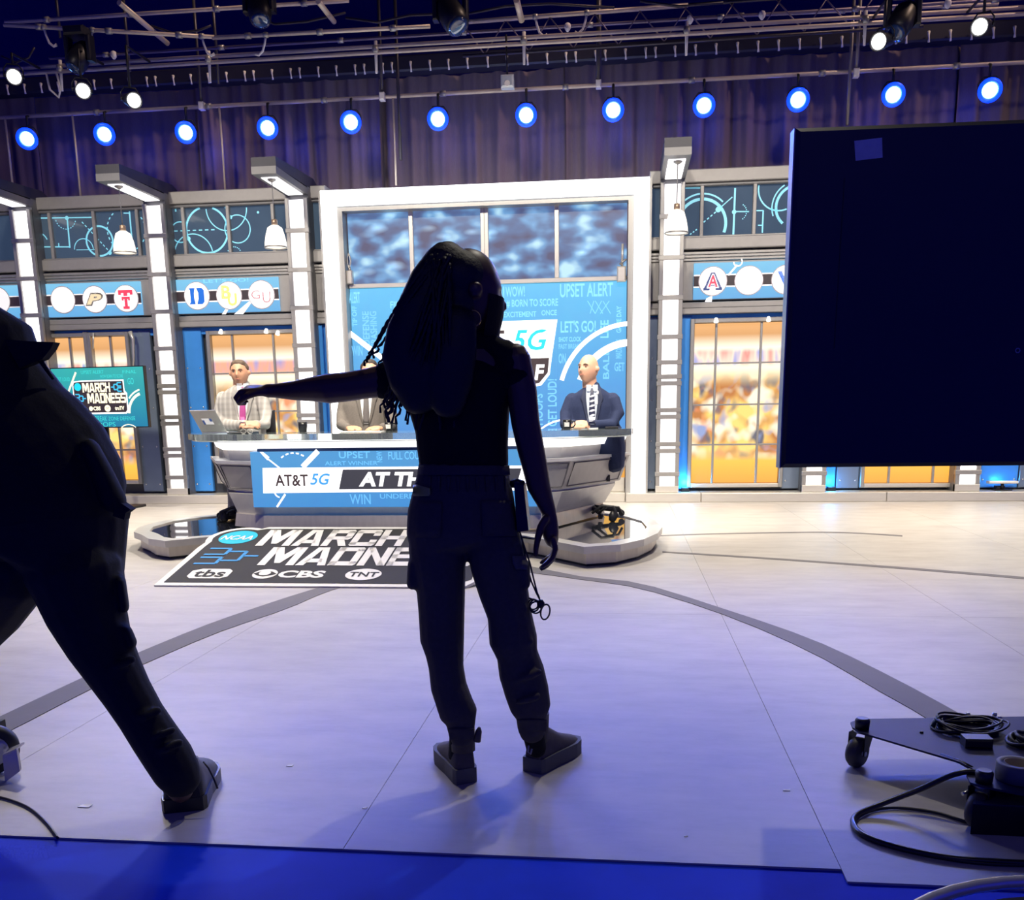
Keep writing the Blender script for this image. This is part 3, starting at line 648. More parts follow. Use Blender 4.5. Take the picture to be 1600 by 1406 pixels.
YS = YW+.0
vw = thing('video_wall', 'big blue video wall showing phone sponsor lettering behind the desk', 'screen', ((X0+X1)/2, YS, .3))
zs1, zs0 = zb_-.055, .80
SCR = emitmat('video_wall_blue', screen_build((.07, .26, .66), (.13, .53, .87), zs0, zs1), 1.1)
xa, xb = XI0+.08, XI1-.08
for k in range(4):
    MB().box(xa+(xb-xa)*k/4, xa+(xb-xa)*(k+1)/4-.0005, YS, YS+.04, zs0, zs1).build('screen_panel', SCR, vw)
COURT = emitmat('court_print', crowd_build(.1, 3.6), .9)
MB().box(xa, xb, YS, YS+.04, .3, zs0-.002).build('court_strip', COURT, vw)
MB().bbox(xa, xb, YS-.03, YS+.05, .115, .3, .01).build('foot_rail', PALE, vw)
P = wallplane(YS); q = lambda x_, y_: pxw(x_, y_, YS)
def vtext(s, x0, y0, x1, y1, m, n0=.004, bold=.0, shear=0, rot=0, parent=vw, pl_=P, qq=q, name='word'):
    a, b = qq(x0, y1), qq(x1, y0); g = MB(); g_text(g, pl_, s, a[0], a[1], b[0], b[1], n0, bold, shear, rot); return g.build(name, m, parent)
def vpoly(pts, m, n0, parent=vw, pl_=P, qq=q, name='plate'):
    g = MB(); g_poly(g, pl_, [qq(*p_) for p_ in pts], n0, .002); return g.build(name, m, parent)
vpoly([(652, 506), (871, 499), (862, 560), (859, 585), (846, 602), (825, 606), (655, 612)], LEDW, .003)
vpoly([(657, 566), (858, 559), (856, 582), (843, 598), (826, 602), (660, 608)], LEDK, .006)
vtext('AT&T', 672, 516, 788, 551, LEDK, .006, .012)
vtext('5G', 799, 514, 857, 548, LEDTEAL, .006, .015, .3)
g = MB(); g_poly(g, P, [q(836, 525), q(860, 514), q(858, 520), q(838, 527)], .008); g.build('letter_slot', LEDW, vw)
vtext('AT THE HALF', 672, 569, 851, 597, LEDW, .009, .035, .15)
for s, x0, y0, x1, y1, rot in (('UPSET ALERT', 875, 441, 958, 465, 0), ('NO!', 764, 447, 788, 475, 0), ('WOW!', 790, 447, 820, 464, 0), ('# BORN TO SCORE', 791, 466, 872, 481, 0), ('EXCITEMENT', 787, 486, 838, 496, 0), ('ONCE', 846, 484, 870, 493, 0),
                               ("LET'S GO!", 876, 500, 931, 520, 0), ('SHOT CLOCK', 873, 526, 908, 534, 0), ('FAST BREAK', 873, 537, 906, 545, 0), ('ON', 873, 552, 884, 568, 0), ('GET LOUD!', 856, 592, 870, 666, 90), ('BALL', 942, 545, 952, 592, 90), ('LIFE', 938, 500, 951, 528, 90),
                               ('GAME DAY', 963, 478, 971, 520, 90), ('GET', 960, 566, 976, 580, 0), ('MADNESS', 962, 530, 972, 560, 90), ('ALERT', 546, 456, 562, 474, 0), ('DEFENSE', 568, 486, 576, 540, 90), ('CRASHING', 580, 486, 588, 545, 90), ('TIP OFF', 551, 478, 557, 510, 90), ('FINAL', 610, 470, 640, 482, 0), ('HOOPS', 836, 615, 848, 664, 90), ('WIN', 550, 540, 566, 556, 0)):
    vtext(s, x0, y0, x1, y1, LEDWORD if y1 < 535 else LEDWORDL, .002, .02, 0, rot)
g = MB(); g_line(g, P, [q(546, 520), q(624, 580)], .065, .003); g.build('white_stroke', LEDW, vw)
g = MB(); c = q(986, 622); g_arc(g, P, c[0], c[1], 112*MPP(W(986, 622, YS)), .055, 93, 165, .003, 30); g_arc(g, P, c[0], c[1], 84*MPP(W(986, 622, YS)), .085, 93, 160, .003, 30); g.build('white_arc', LEDW, vw)
g = MB(); c = q(885, 720); g_arc(g, P, c[0], c[1], .52, .02, 60, 140, .003, 24); g.build('thin_arc', LEDW, vw)
g = MB()
for i in range(3):
    g_line(g, P, [q(918+12*i, 470), q(930+12*i, 490)], .008, .002); g_line(g, P, [q(952-12*i, 470), q(930-8*i+8, 490)], .008, .002)
g.build('net_drawing', LEDWORD, vw)

# ------------------------------------------------------------------ stage platform under the desk
STEEL = mat('brushed_steel', (.62, .57, .50), .34, .3, .14, 5, .03, stretch=(6, 6, .3))
RIM = mat('satin_grey_rim', (.62, .61, .6), .32, .35, .06, 20)
MIRROR = mat('black_mirror_glass', (.03, .035, .05), .03, .0, .1, 4, spec=1.0, coat=1.0)
ZP = .16
# outline on the platform top (world metres), clockwise from the left front corner
LOBE_R = [(-.29, 6.98), (-.02, 7.12), (.16, 7.42), (.28, 7.80), (.33, 8.2), (.29, 8.7), (.14, 9.1), (-.08, 9.4)]
LOBE_L = [(-4.02, 9.4), (-4.3, 9.1), (-4.45, 8.7), (-4.42, 8.2), (-4.28, 7.86), (-4.1, 7.66), (-3.92, 7.42), (-3.7, 7.27)]
FRONT = [(-3.43, 7.53), (-3.1, 7.70), (-2.6, 7.82), (-2.05, 7.86), (-1.5, 7.84), (-1.1, 7.78), (-.80, 7.62)]
OUT = LOBE_R+[(-.5, 9.75), (-3.6, 9.75)]+LOBE_L+FRONT
cen = V((-2.05, 8.5))
def inset(d):
    o = []; n = len(OUT)
    for i in range(n):
        a, b, c = V(OUT[i-1]), V(OUT[i]), V(OUT[(i+1) % n]); e1 = (b-a).normalized(); e2 = (c-b).normalized()
        n1 = V((-e1.y, e1.x)); n2 = V((-e2.y, e2.x)); m_ = (n1+n2); m_ = m_/max(.35, m_.dot(n1)) if m_.length > 1e-6 else n1
        o.append(b+m_*d)
    return o
IN = inset(.13); LIP = inset(.05)
pf = thing('desk_platform', 'low steel-edged stage platform with mirror top under the news desk', 'platform', (-2.05, 8.5, 0))
mb = MB(); n = len(OUT)
A3 = [V((p_.x, p_.y, .02)) for p_ in LIP]; B3 = [V((p_.x, p_.y, ZP-.055)) for p_ in LIP]
mb.add(A3+B3, [(i, (i+1) % n, n+(i+1) % n, n+i) for i in range(n)]); mb.build('side_skirt', STEEL, pf)
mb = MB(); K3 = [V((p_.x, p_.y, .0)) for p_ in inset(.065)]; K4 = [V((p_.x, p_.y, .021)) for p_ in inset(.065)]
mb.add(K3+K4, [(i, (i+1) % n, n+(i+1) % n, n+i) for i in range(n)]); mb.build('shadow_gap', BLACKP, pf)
mb = MB(); o0 = [V((x_, y_, ZP-.055)) for x_, y_ in OUT]; o1 = [V((x_, y_, ZP)) for x_, y_ in OUT]; i1 = [V((p_.x, p_.y, ZP)) for p_ in IN]; i0 = [V((p_.x, p_.y, ZP-.055)) for p_ in IN]
mb.add(o0+o1+i1+i0, [(i, (i+1) % n, n+(i+1) % n, n+i) for i in range(n)]+[(n+i, n+(i+1) % n, 2*n+(i+1) % n, 2*n+i) for i in range(n)]+[(2*n+i, 2*n+(i+1) % n, 3*n+(i+1) % n, 3*n+i) for i in range(n)]+[(3*n+i, 3*n+(i+1) % n, (i+1) % n, i) for i in range(n)]); mb.build('rim', RIM, pf)
mb = MB(); pts_ = [(p_.x, p_.y, ZP-.012) for p_ in inset(.12)]; cc = (cen.x, cen.y, ZP-.012)
mb.add(pts_+[cc], [(i, (i+1) % n, n) for i in range(n)]); mb.build('mirror_top', MIRROR, pf)
# white light strips on the platform edge (LED tape reflecting)
# ------------------------------------------------------------------ news desk
dk = thing('news_desk', 'curved silver news desk with glass top and blue display front', 'desk', (-2.05, 8.7, ZP))
def plan(o, e=0):    # front outline of the desk, offset outward by o, ends drawn in by e
    return [V((-4.02-o*.9+e, 9.25)), V((-3.56-o*.8+e*.55, 8.36-o*.5)), V((-3.22-o*.2+e*.3, 8.2-o)), V((-.72+o*.2-e*.3, 8.2-o)), V((-.55+o*.8-e*.55, 8.30-o*.5)), V((-.06+o*.9-e, 9.25))]
def band(name, z0, o0_, z1, o1_, m, parent=dk, e0=0, e1=0):
    A_, B_ = plan(o0_, e0), plan(o1_, e1); mb_ = MB(); k = len(A_)
    a = [V((p_.x, p_.y, z0)) for p_ in A_]; b = [V((p_.x, p_.y, z1)) for p_ in B_]
    c = [V((p_.x, p_.y, z0)) for p_ in plan(o0_-.16, e0)]; d = [V((p_.x, p_.y, z1)) for p_ in plan(o1_-.16, e1)]
    mb_.add(a+b+c+d, [q_ for i in range(k-1) for q_ in ((i, i+1, k+i+1, k+i), (2*k+i+1, 2*k+i, 3*k+i, 3*k+i+1), (k+i, k+i+1, 3*k+i+1, 3*k+i), (i+1, i, 2*k+i, 2*k+i+1))]+[(0, k, 3*k, 2*k), (k-1, 3*k-1, 4*k-1, 2*k-1)]); return mb_.build(name, m, parent)
DESKS = mat('desk_silver_panel', (.62, .60, .57), .38, .15, .1, 14, .03)
DESKD = mat('desk_taupe_panel', (.40, .38, .375), .42, .1, .1, 14, .03)
band('base_plinth', ZP, .13, ZP+.115, .11, STEEL, e0=.24, e1=.24)
band('lower_body', ZP+.115, .06, ZP+.30, .09, DESKS, e0=.18, e1=.1)
band('lower_lip', ZP+.30, -.03, ZP+.325, -.03, RIM)
band('body', ZP+.325, .02, ZP+.565, .12, DESKD)
band('body_lip', ZP+.565, .135, ZP+.59, .135, RIM)
band('neck', ZP+.59, .0, ZP+.685, .02, DESKS)
LITE = mat('desk_light_band', (.9, .9, .9), .4, emit=(1, .98, .96), es=1.5)
band('light_band', ZP+.685, .06, ZP+.765, .1, LITE)
# frames on the angled body panels
def quad_frame(i, name='panel_groove'):
    lo, hi = plan(.02), plan(.12); a0, a1, b0, b1 = (V((lo[i].x, lo[i].y, ZP+.33)), V((lo[i+1].x, lo[i+1].y, ZP+.33)), V((hi[i].x, hi[i].y, ZP+.56)), V((hi[i+1].x, hi[i+1].y, ZP+.56)))
    nrm = (a1-a0).cross(b0-a0).normalized()
    if nrm.y > 0: nrm = -nrm
    pt = lambda u, v: (a0*(1-u)+a1*u)*(1-v)+(b0*(1-u)+b1*u)*v+nrm*.004
    g_ = MB(); L_ = [pt(.06, .06), pt(.94, .06), pt(.94, .94), pt(.06, .94)]; g_.tube(L_, .006, 4, True); g_.build(name, mat('groove_dark', (.16, .15, .15), .4, .3), dk)
for i in (0, 1, 3, 4): quad_frame(i)
# glass top
GT = mat('clear_desk_glass', (.75, .86, .86), .04, 0, .05, 5, trans=.85, spec=.6)
gl = [(-4.22, 9.0), (-4.1, 8.7), (-3.85, 8.3), (-3.35, 8.05), (-2.05, 7.98), (-.75, 8.05), (-.25, 8.25), (.06, 8.6), (.08, 8.95), (-.4, 8.98), (-2.05, 8.98), (-3.7, 9.0)]
zg = .985
mb = MB(); mb.prism([(x_, y_, zg) for x_, y_ in gl], (0, 0, -.055)); mb.build('glass_top', GT, dk)
mb = MB(); mb.prism([(x_*.985-.03, 8.85+(y_-8.85)*.95, zg-.062) for x_, y_ in gl], (0, 0, -.006)); mb.build('top_board', mat('white_table_board', (.72, .70, .68), .3), dk)
for px_ in (-3.7, -2.9, -1.2, -.4): MB().lathe([(.03, ZP+.75), (.03, zg-.06)], (px_, 8.62, 0), n=12).build('glass_standoff', SILVER, dk)
# blue display on the front
YD = 8.2-.16
ZD1, ZD0 = W(600, 704, YD).z, W(600, 792, YD).z
dp = MB().bbox(-3.24, -.70, YD, YD+.12, ZD0, ZD1, .004).build('display_panel', emitmat('desk_display_blue', screen_build((.07, .34, .82), (.10, .40, .82), ZP+.15, ZP+.6), .85), dk)
MB().box(-3.18, -.75, YD+.02, YD+.2, ZD1, ZD1+.025).build('display_shadow_box', mat('navy_gap', (.01, .03, .1), .5), dk)
PD = wallplane(YD); qd = lambda x_, y_: pxw(x_, y_, YD)
def D2(*a, **k): return vtext(*a, parent=dp, pl_=PD, qq=qd, **k)
def D3(*a, **k): return vpoly(*a, parent=dp, pl_=PD, qq=qd, **k)
D3([(410.5, 731), (848, 727), (848, 766), (411.5, 770.5)], LEDW, .001, name='white_strip')
D2('AT&T', 431, 741, 481, 759.5, LEDK, .005, .018)
D2('5G', 485, 739.5, 515.5, 757.5, LEDBLUE, .005, .02, .3)
D3([(536, 733.5), (815, 731.5), (806, 762), (530, 764.5)], mat('display_slate', (.03, .03, .035), .4, emit=(.06, .06, .08), es=.7), .004)
D2('AT THE HALF', 561, 736, 770, 760, LEDW, .008, .045, .18)
g = MB(); g_line(g, PD, [qd(497, 704.5), qd(473, 729.5)], .045, .003); g.build('white_stroke', LEDW, dp); g = MB(); g_poly(g, PD, [qd(406, 706), qd(411, 706), qd(421, 714), qd(418, 719)], .003); g_line(g, PD, [qd(419, 717), qd(437, 731)], .012, .003); g.build('white_stroke', LEDW, dp); g = MB(); g_line(g, PD, [qd(446, 772), qd(433, 792)], .018, .003); g_arc(g, PD, *qd(438, 768), .05, .012, 180, 260, .003, 8); g.build('white_stroke', LEDW, dp)
g = MB(); c = qd(460, 735)
for i in range(5): g_arc(g, PD, c[0], c[1]-.02, .17, .012, 130-i*16, 121-i*16, .003, 3)
g.build('dashed_arc', LEDW, dp)
for s, x0, y0, x1, y1, rot in (('UPSET', 530, 705, 578, 716, 0), ('FULL COURT', 607, 705, 668, 718, 0), ('NEW', 589, 705, 597, 722, 90), ('ALERT WINNER', 508, 720, 590, 727, 0), ('WIN', 547, 772, 579, 788, 0), ('UNDERDOG', 594, 771, 670, 779, 0), ('CAMP', 640, 782, 668, 791, 0)):
    D2(s, x0, y0, x1, y1, LEDWORD2, n0=.003, bold=.01, rot=rot, name='faint_word')

# ------------------------------------------------------------------ things on the desk
zt = zg+.001
def on(x_, y_): return G(x_, y_, zt)
# laptop
c = W(330, 674, 8.6); lp = thing('laptop', 'open silver laptop with a sticker on its lid', 'laptop', (c.x, 8.6, zt))
lx0, lx1 = W(313, 660, 8.55).x, W(353, 672, 8.55).x
MB().bbox(lx0, lx1+.02, 8.56, 8.76, zt, zt+.016, .004).build('keyboard_base', SILVER, lp)
A_ = V((lx0-.0, 8.56, zt+.015)); B_ = V((lx1, 8.56, zt+.015)); u_ = V((-.075, -.06, .195))
mb = MB(); mb.prism([A_, B_, B_+u_, A_+u_], (0, .012, .004)); lid = mb.build('lid', mat('laptop_lid', (.35, .34, .33), .35, .6), lp)
nn = (B_-A_).cross(u_).normalized(); nn = nn if nn.y < 0 else -nn
mb = MB(); e = lambda u0, v0: A_+(B_-A_)*u0+u_*v0+nn*.003
mb.prism([e(.3, .36), e(.7, .36), e(.7, .64), e(.3, .64)], nn*.001); mb.build('sticker', mat('white_sticker', (.8, .8, .82), .5), lid)
mb = MB(); mb.prism([e(.3, .36)+nn*.002, e(.38, .36)+nn*.002, e(.38, .56)+nn*.002, e(.3, .56)+nn*.002], nn*.001); mb.prism([e(.6, .5)+nn*.002, e(.7, .5)+nn*.002, e(.7, .64)+nn*.002, e(.6, .64)+nn*.002], nn*.001); mb.build('sticker_print', mat('blue_print', (.05, .1, .3), .5), lid)
CUP = mat('black_ceramic', (.012, .012, .014), .25, 0, .1, 20)
LABEL = mat('white_cup_label', (.75, .73, .68), .5)
def mug(lab, px_, py_, Y_, r, h, handle, lbl):
    p_ = W(px_, py_, Y_); x_ = p_.x
    t = thing('mug', lab, 'mug', (x_, Y_, zt), 'mugs on the news desk')
    MB().lathe([(r*.78, zt), (r*.82, zt+.004), (r*.97, zt+h*.6), (r, zt+h), (r-.005, zt+h), (r*.9, zt+h*.6), (r*.7, zt+.01)], (x_, Y_, 0), n=20).build('body', CUP, t)
    if handle:
        hx = x_+r*.9; MB().tube([(hx, Y_, zt+h*.85), (hx+.03, Y_, zt+h*.8), (hx+.035, Y_, zt+h*.5), (hx+.02, Y_, zt+h*.25), (hx-.006, Y_, zt+h*.2)], .006, 6).build('handle', CUP, t)
    if lbl:
        A_, B_ = [], []
        for i in range(7):
            a = -PI/2-.6+1.2*i/6; rr = r*1.0+.001; A_.append((x_+rr*.93*math.cos(a), Y_+rr*.93*math.sin(a), zt+h*.3)); B_.append((x_+rr*math.cos(a), Y_+rr*math.sin(a), zt+h*.75))
        MB().strip(A_, B_).build('label', LABEL, t)
mug('black tumbler on the glass desk between the two men at left', 473.5, 673, 8.6, .042, .095, False, False)
mug('black mug with white label before the bald man', 886, 671, 8.45, .04, .085, True, True)
mug('black mug with pale label beside the middle man', 608, 672, 8.6, .04, .085, True, True)
def pad(name, lab, cat, x0, x1, y0, y1, h, m, rot=0):
    c = V(((x0+x1)/2, (y0+y1)/2, zt)); mb = MB(); mb.bbox(x0, x1, y0, y1, zt, zt+h, .002)
    mb.xf(Matrix.Translation(c) @ Matrix.Rotation(rot, 4, 'Z') @ Matrix.Translation(-c)); return tag(mb.build(name, m), lab, cat)
PAPER = mat('white_paper', (.8, .79, .77), .6)
pad('notebook', 'dark closed notebook lying on the right end of the desk', 'notebook', W(946, 666, 8.7).x, W(966, 666, 8.7).x, 8.6, 8.85, .016, BLACKP)
pad('paper_sheet', 'white papers under the middle man hands', 'paper', W(540, 672, 8.7).x, W(606, 672, 8.7).x, 8.45, 8.8, .006, PAPER)
pad('paper_sheet', 'white papers lying before the bald man', 'paper', W(895, 668, 8.8).x, W(935, 668, 8.8).x, 8.62, 8.95, .008, PAPER)
pad('tablet', 'dark tablet on the desk before the man in grey plaid', 'tablet', W(365, 674, 8.6).x, W(398, 674, 8.6).x, 8.45, 8.7, .012, BLACKP)
gx = W(392, 672, 8.5); g = thing('eyeglasses', 'pair of thin eyeglasses on the desk before the man in grey', 'eyeglasses', (gx.x, 8.42, zt))
for s in (-1, 1): MB().tube([(gx.x+s*.032+.026*math.cos(a), 8.40, zt+.022+.02*math.sin(a)) for a in [2*PI*i/16 for i in range(16)]], .0025, 5, True).build('rim', PALE, g); MB().tube([(gx.x+s*.058, 8.40, zt+.03), (gx.x+s*.06, 8.52, zt+.02)], .0025, 5).build('temple', PALE, g)

# ------------------------------------------------------------------ logo board leaning from the floor onto the platform
O_ = G(244, 913.5, .012); R_ = G(744, 914, .012); WB = (R_-O_).length; Ub = V((1, 0, 0))
vb = (V((O_.x, O_.y+1.09, .25))-O_).normalized()
PB = Plane(O_, Ub, vb); S = WB/403.0
bu = lambda x_, y_: ((x_-505)*S, (678-y_)*S)
bd = thing('logo_board', 'big black tournament logo board lying tilted in front of the desk', 'sign', O_)
BK = mat('board_black_vinyl', (.03, .029, .031), .7, 0, .2, 8, spec=.15); BW = mat('board_white_vinyl', (.82, .81, .8), .65, spec=.2); BB = mat('board_blue_vinyl', (.03, .28, .66), .6, spec=.2); BC = mat('board_cyan_vinyl', (.0, .5, .72), .6, spec=.2)
def outline(g_):     # logo silhouette grown by g_
    P_ = [(505-g_, 678+g_), (505-g_, 545)]
    for i in range(15):
        a = math.radians(205-i*(205-62)/14); P_.append((546+(43+g_)*math.cos(a), 507-(42+g_)*math.sin(a)))
    P_ += [(575, 463-g_), (890+g_, 463-g_), (890+g_, 540), (900+g_, 548), (908+g_, 560), (908+g_, 655), (892+g_, 678+g_)]
    return [bu(*p_) for p_ in P_]
def bp_(pts, m, n0, name, th=.002): g_ = MB(); g_poly(g_, PB, pts, n0, th); return g_.build(name, m, bd)
bp_(outline(2), BW, -.02, 'board', .022)
bp_(outline(-7), BK, .003, 'black_field', .002)
def bt(s, x0, y0, x1, y1, m, n0=.008, bold=.03, shear=0, name='letters'):
    a, b = bu(x0, y1), bu(x1, y0); g_ = MB(); g_text(g_, PB, s, a[0], a[1], b[0], b[1], n0, bold, shear); return g_.build(name, m, bd)
for s, x0, x1, y0, y1 in (('MARCH', 583, 787, 476, 541), ('MADNESS', 612, 892, 547, 613)):
    a_, b_ = bu(x0, y1), bu(x1, y0); block_word(PB, s, a_[0], a_[1], b_[0], b_[1], .007, BW, bd)
g = MB(); g_disc(g, PB, *bu(546, 507), 27*S, .006); g.build('cyan_disc', BC, bd); bt('NCAA', 523, 501, 569, 518, BW, .010, .02, .2)
def bracket(x0, y0, w, h, flip, name):
    g_ = MB(); f = (lambda u, v: bu(x0+(w*(1-u) if flip else w*u), y0+h*v))
    for v0 in (0, .6):
        g_line(g_, PB, [f(0, v0), f(.38, v0), f(.38, v0+.4), f(0, v0+.4)], 5*S, .006); g_line(g_, PB, [f(.38, v0+.2), f(.72, v0+.2)], 5*S, .006)
    g_line(g_, PB, [f(.72, .2), f(.72, .8)], 5*S, .006); g_line(g_, PB, [f(.72, .5), f(1, .5)], 5*S, .006); g_.build(name, BB, bd)
bracket(524, 552, 78, 56, False, 'bracket'); bracket(797, 482, 80, 54, True, 'bracket')
bp_([bu(*p_) for p_ in ((534, 634), (545, 627), (582, 627), (588, 634), (588, 652), (580, 659), (540, 659), (534, 652))], BW, .006, 'network_badge'); bt('tbs', 541, 631, 582, 655, BK, .010, .02)
g = MB(); g_disc(g, PB, *bu(634, 643), 16*S, .006); g.build('eye_badge', BW, bd)
g = MB(); g_poly(g, PB, [bu(619, 643), bu(626, 637), bu(634, 634), bu(642, 637), bu(649, 643), bu(642, 649), bu(634, 652), bu(626, 649)], .009); g.build('eye_shape', BK, bd); g = MB(); g_disc(g, PB, *bu(634, 643), 7.5*S, .012); g.build('eye_pupil', BW, bd)
bt('CBS', 652, 631, 712, 655, BW, .007, .04)
g = MB(); g_disc(g, PB, *bu(762, 643), 23*S, .006, ry=19*S); g.build('network_badge', BW, bd); bt('TNT', 744, 636, 781, 651, BK, .010, .02)
bt('tru', 824, 631, 866, 656, BW, .007, .03); bt('TV', 868, 636, 884, 650, BW, .007, .02)
for xs_ in (-2.9, -1.4): MB().box(xs_, xs_+.06, 7.0, 7.25, 0, .17).build('prop_block', BLACKP, bd)

# ------------------------------------------------------------------ teal screen on the left
tl = W(76, 576, 11.5); YT = 11.45
c = W(155, 621, YT); tv = thing('wall_screen', 'teal tournament screen on a stand at the left of the set', 'screen', (c.x, YT, .9))
tw, th_ = 165*MPP(c), 93*MPP(c); a = math.radians(-6)
Pt = Plane(c, (math.cos(a), math.sin(a), 0), (0, 0, 1))
mb = MB(); mb.prism([Pt.p(-tw/2, -th_/2), Pt.p(tw/2, -th_/2), Pt.p(tw/2, th_/2), Pt.p(-tw/2, th_/2)], -Pt.N*.05); mb.build('bezel', BLACKP, tv)
TEAL = emitmat('teal_screen_glow', screen_build((.0, .22, .42), (.03, .50, .47), c.z-th_/2, c.z+th_/2), .95)
def tp(pts, m, n0, name, th=.001): g_ = MB(); g_poly(g_, Pt, pts, n0, th); return g_.build(name, m, tv)
e_ = .012; tp([(-tw/2+e_, -th_/2+e_), (tw/2-e_, -th_/2+e_), (tw/2-e_, th_/2-e_), (-tw/2+e_, th_/2-e_)], TEAL, .0, 'display')
s_ = tw/1400.0; tq = lambda x_, y_: ((x_-790)*s_, (540-y_)*s_)     # from the close-up grid of the screen
CREAM = mat('screen_cream', (.5, .5, .4), .4, emit=(1, .9, .66), es=.85); TVK = mat('screen_ink', (.02, .02, .02), .4, emit=(.04, .02, .03), es=.6); TVB = mat('screen_sky', (.02, .2, .3), .4, emit=(.06, .5, .85), es=.9)
tp([tq(*p_) for p_ in ((408, 755), (405, 360), (430, 325), (530, 318), (1180, 315), (1180, 455), (1213, 490), (1213, 720), (1180, 755))], LEDW, .002, 'logo_outline')
tp([tq(*p_) for p_ in ((424, 735), (420, 370), (440, 340), (530, 334), (1165, 332), (1165, 468), (1195, 500), (1195, 705), (1170, 735))], TVK, .004, 'logo_field')
def tt(s, x0, y0, x1, y1, m, bold=.03): a_, b_ = tq(x0, y1), tq(x1, y0); g_ = MB(); g_text(g_, Pt, s, a_[0], a_[1], b_[0], b_[1], .007, bold); return g_.build('letters', m, tv)

for s, x0, y0, x1, y1 in (('MARCH', 556, 350, 972, 472), ('MADNESS', 615, 485, 1190, 615)):
    a_, b_ = tq(x0, y1), tq(x1, y0); block_word(Pt, s, a_[0], a_[1], b_[0], b_[1], .006, CREAM, tv)
tt('tbs', 470, 655, 570, 712, CREAM, .05); tt('CBS', 690, 655, 800, 708, CREAM, .05); tt('truTV', 1015, 655, 1155, 708, CREAM, .05)
g = MB(); g_disc(g, Pt, *tq(487, 400), 52*s_, .007, .001); g.build('round_badge', LEDTEAL, tv); g = MB(); g_disc(g, Pt, *tq(905, 682), 45*s_, .006, .001); g_disc(g, Pt, *tq(655, 682), 30*s_, .006, .001); g.build('network_badge', CREAM, tv); tt('TNT', 878, 668, 932, 696, TVK, .02)
def tbr(x0, y0, w, h, flip):
    g_ = MB(); f = (lambda u, v: tq(x0+(w*(1-u) if flip else w*u), y0+h*v))
    for v0 in (0, .6): g_line(g_, Pt, [f(0, v0), f(.38, v0), f(.38, v0+.4), f(0, v0+.4)], 16*s_, .007); g_line(g_, Pt, [f(.38, v0+.2), f(.72, v0+.2)], 16*s_, .007)
    g_line(g_, Pt, [f(.72, .2), f(.72, .8)], 16*s_, .007); g_line(g_, Pt, [f(.72, .5), f(1, .5)], 16*s_, .007); g_.build('bracket', TVB, tv)
tbr(440, 495, 155, 110, False); tbr(990, 355, 150, 110, True)
g = MB(); g_line(g, Pt, [tq(480, 210), tq(290, 540)], 26*s_, .003); g_line(g, Pt, [tq(285, 540), tq(150, 450)], 20*s_, .003); g.build('white_stroke', CREAM, tv)
g = MB(); cq = tq(1480, 750); g_arc(g, Pt, cq[0], cq[1], 260*s_, 34*s_, 108, 180, .003, 20); g_arc(g, Pt, cq[0], cq[1], 310*s_, 20*s_, 105, 142, .003, 20); g.build('white_arc', CREAM, tv)
g = MB(); cq = tq(1190, 1060); g_arc(g, Pt, cq[0], cq[1], 165*s_, 12*s_, 50, 130, .003, 16); g.build('thin_arc', CREAM, tv)
TW = mat('screen_teal_letter', (.02, .3, .3), .4, emit=(.06, .58, .56), es=.85)
for s, x0, y0, x1, y1 in (('UPSET ALERT', 560, 190, 900, 235), ('WOW BORN TO SCORE', 840, 250, 1180, 290), ('GET LOUD', 180, 270, 380, 320), ('FINAL', 1180, 200, 1380, 240), ('ZONE DEFENSE', 900, 790, 1300, 840), ('FAST BREAK', 560, 780, 880, 850), ('GO', 1240, 300, 1330, 380), ('HOOPS', 640, 860, 1000, 920)):
    tt(s, x0, y0, x1, y1, TW, .0).name = 'faint_word'
pb = V((c.x, YT+.1, 0)); MB().tube([(pb.x, pb.y, .02), (pb.x, pb.y, c.z)], .03, 10).build('stand_pole', BLACKM, tv)
MB().box(pb.x-.3, pb.x+.3, pb.y-.25, pb.y+.25, 0, .03).build('stand_base', BLACKM, tv)
MB().box(pb.x-.1, pb.x+.1, YT+.04, pb.y+.02, c.z-.1, c.z+.1).build('mount', BLACKM, tv)
# ------------------------------------------------------------------ lighting grid
def pipe(lab, a, b, r=.024, m=PIPE, cat='pipe', name='grid_pipe', couplers=0, group='scaffold pipes of the lighting grid'):
    a, b = V(a), V(b); t = thing(name, lab, cat, (a+b)/2, group)
    MB().tube([a, b], r, 10).build('tube', m, t)
    for i in range(couplers):
        p_ = a+(b-a)*(i+.5)/couplers; d = (b-a).normalized()
        MB().tube([p_-d*.035, p_+d*.035], r+.012, 10).build('coupler', TRIM, t)
    return t
BP = W(590, 152, 12.5).z
pipe('long pale pipe carrying the row of twelve blue lamps', (-10.5, 12.5, BP), (7.5, 12.5, BP), .023, PIPE, couplers=12)
z1 = W(540, 85, 12).z
lt = thing('ladder_truss', 'twin pipe ladder truss running above the curtain track', 'truss', (-1.5, 12, z1))
for dz, dy in ((0, 0), (.075, .03)): MB().tube([(-8.0, 12+dy, z1+dz), (6.5, 12+dy, z1+dz)], .022, 10).build('rail', PIPE, lt)
for x_ in (-6.9, -5.0, -2.95, -1.2, .65, 2.6, 4.3): MB().tube([(x_, 12.02, z1+.13), (x_, 12.0, z1-.22)], [.022, .014], 8).build('hanger', HOOKM, lt); MB().lathe([(.03, -.04), (.04, 0), (.03, .04)], (x_, 11.99, z1+.03), (0, 0, 1), 10).build('clamp', TRIM, lt)
thin = pipe('thin dark pipe just above the ladder truss', (-7.2, 12.3, z1+.26), (6.3, 12.3, z1+.26), .018, mat('mauve_pipe', (.22, .18, .24), .4, .6), couplers=9)
pipe('pale pipe rising across the upper left corner', W(8, 35, 12), W(545, 1, 12), .022, couplers=4)
pipe('pale pipe slanting down from the upper left corner', W(6, 39, 11.6), W(335, 58, 11.8), .022, couplers=3)
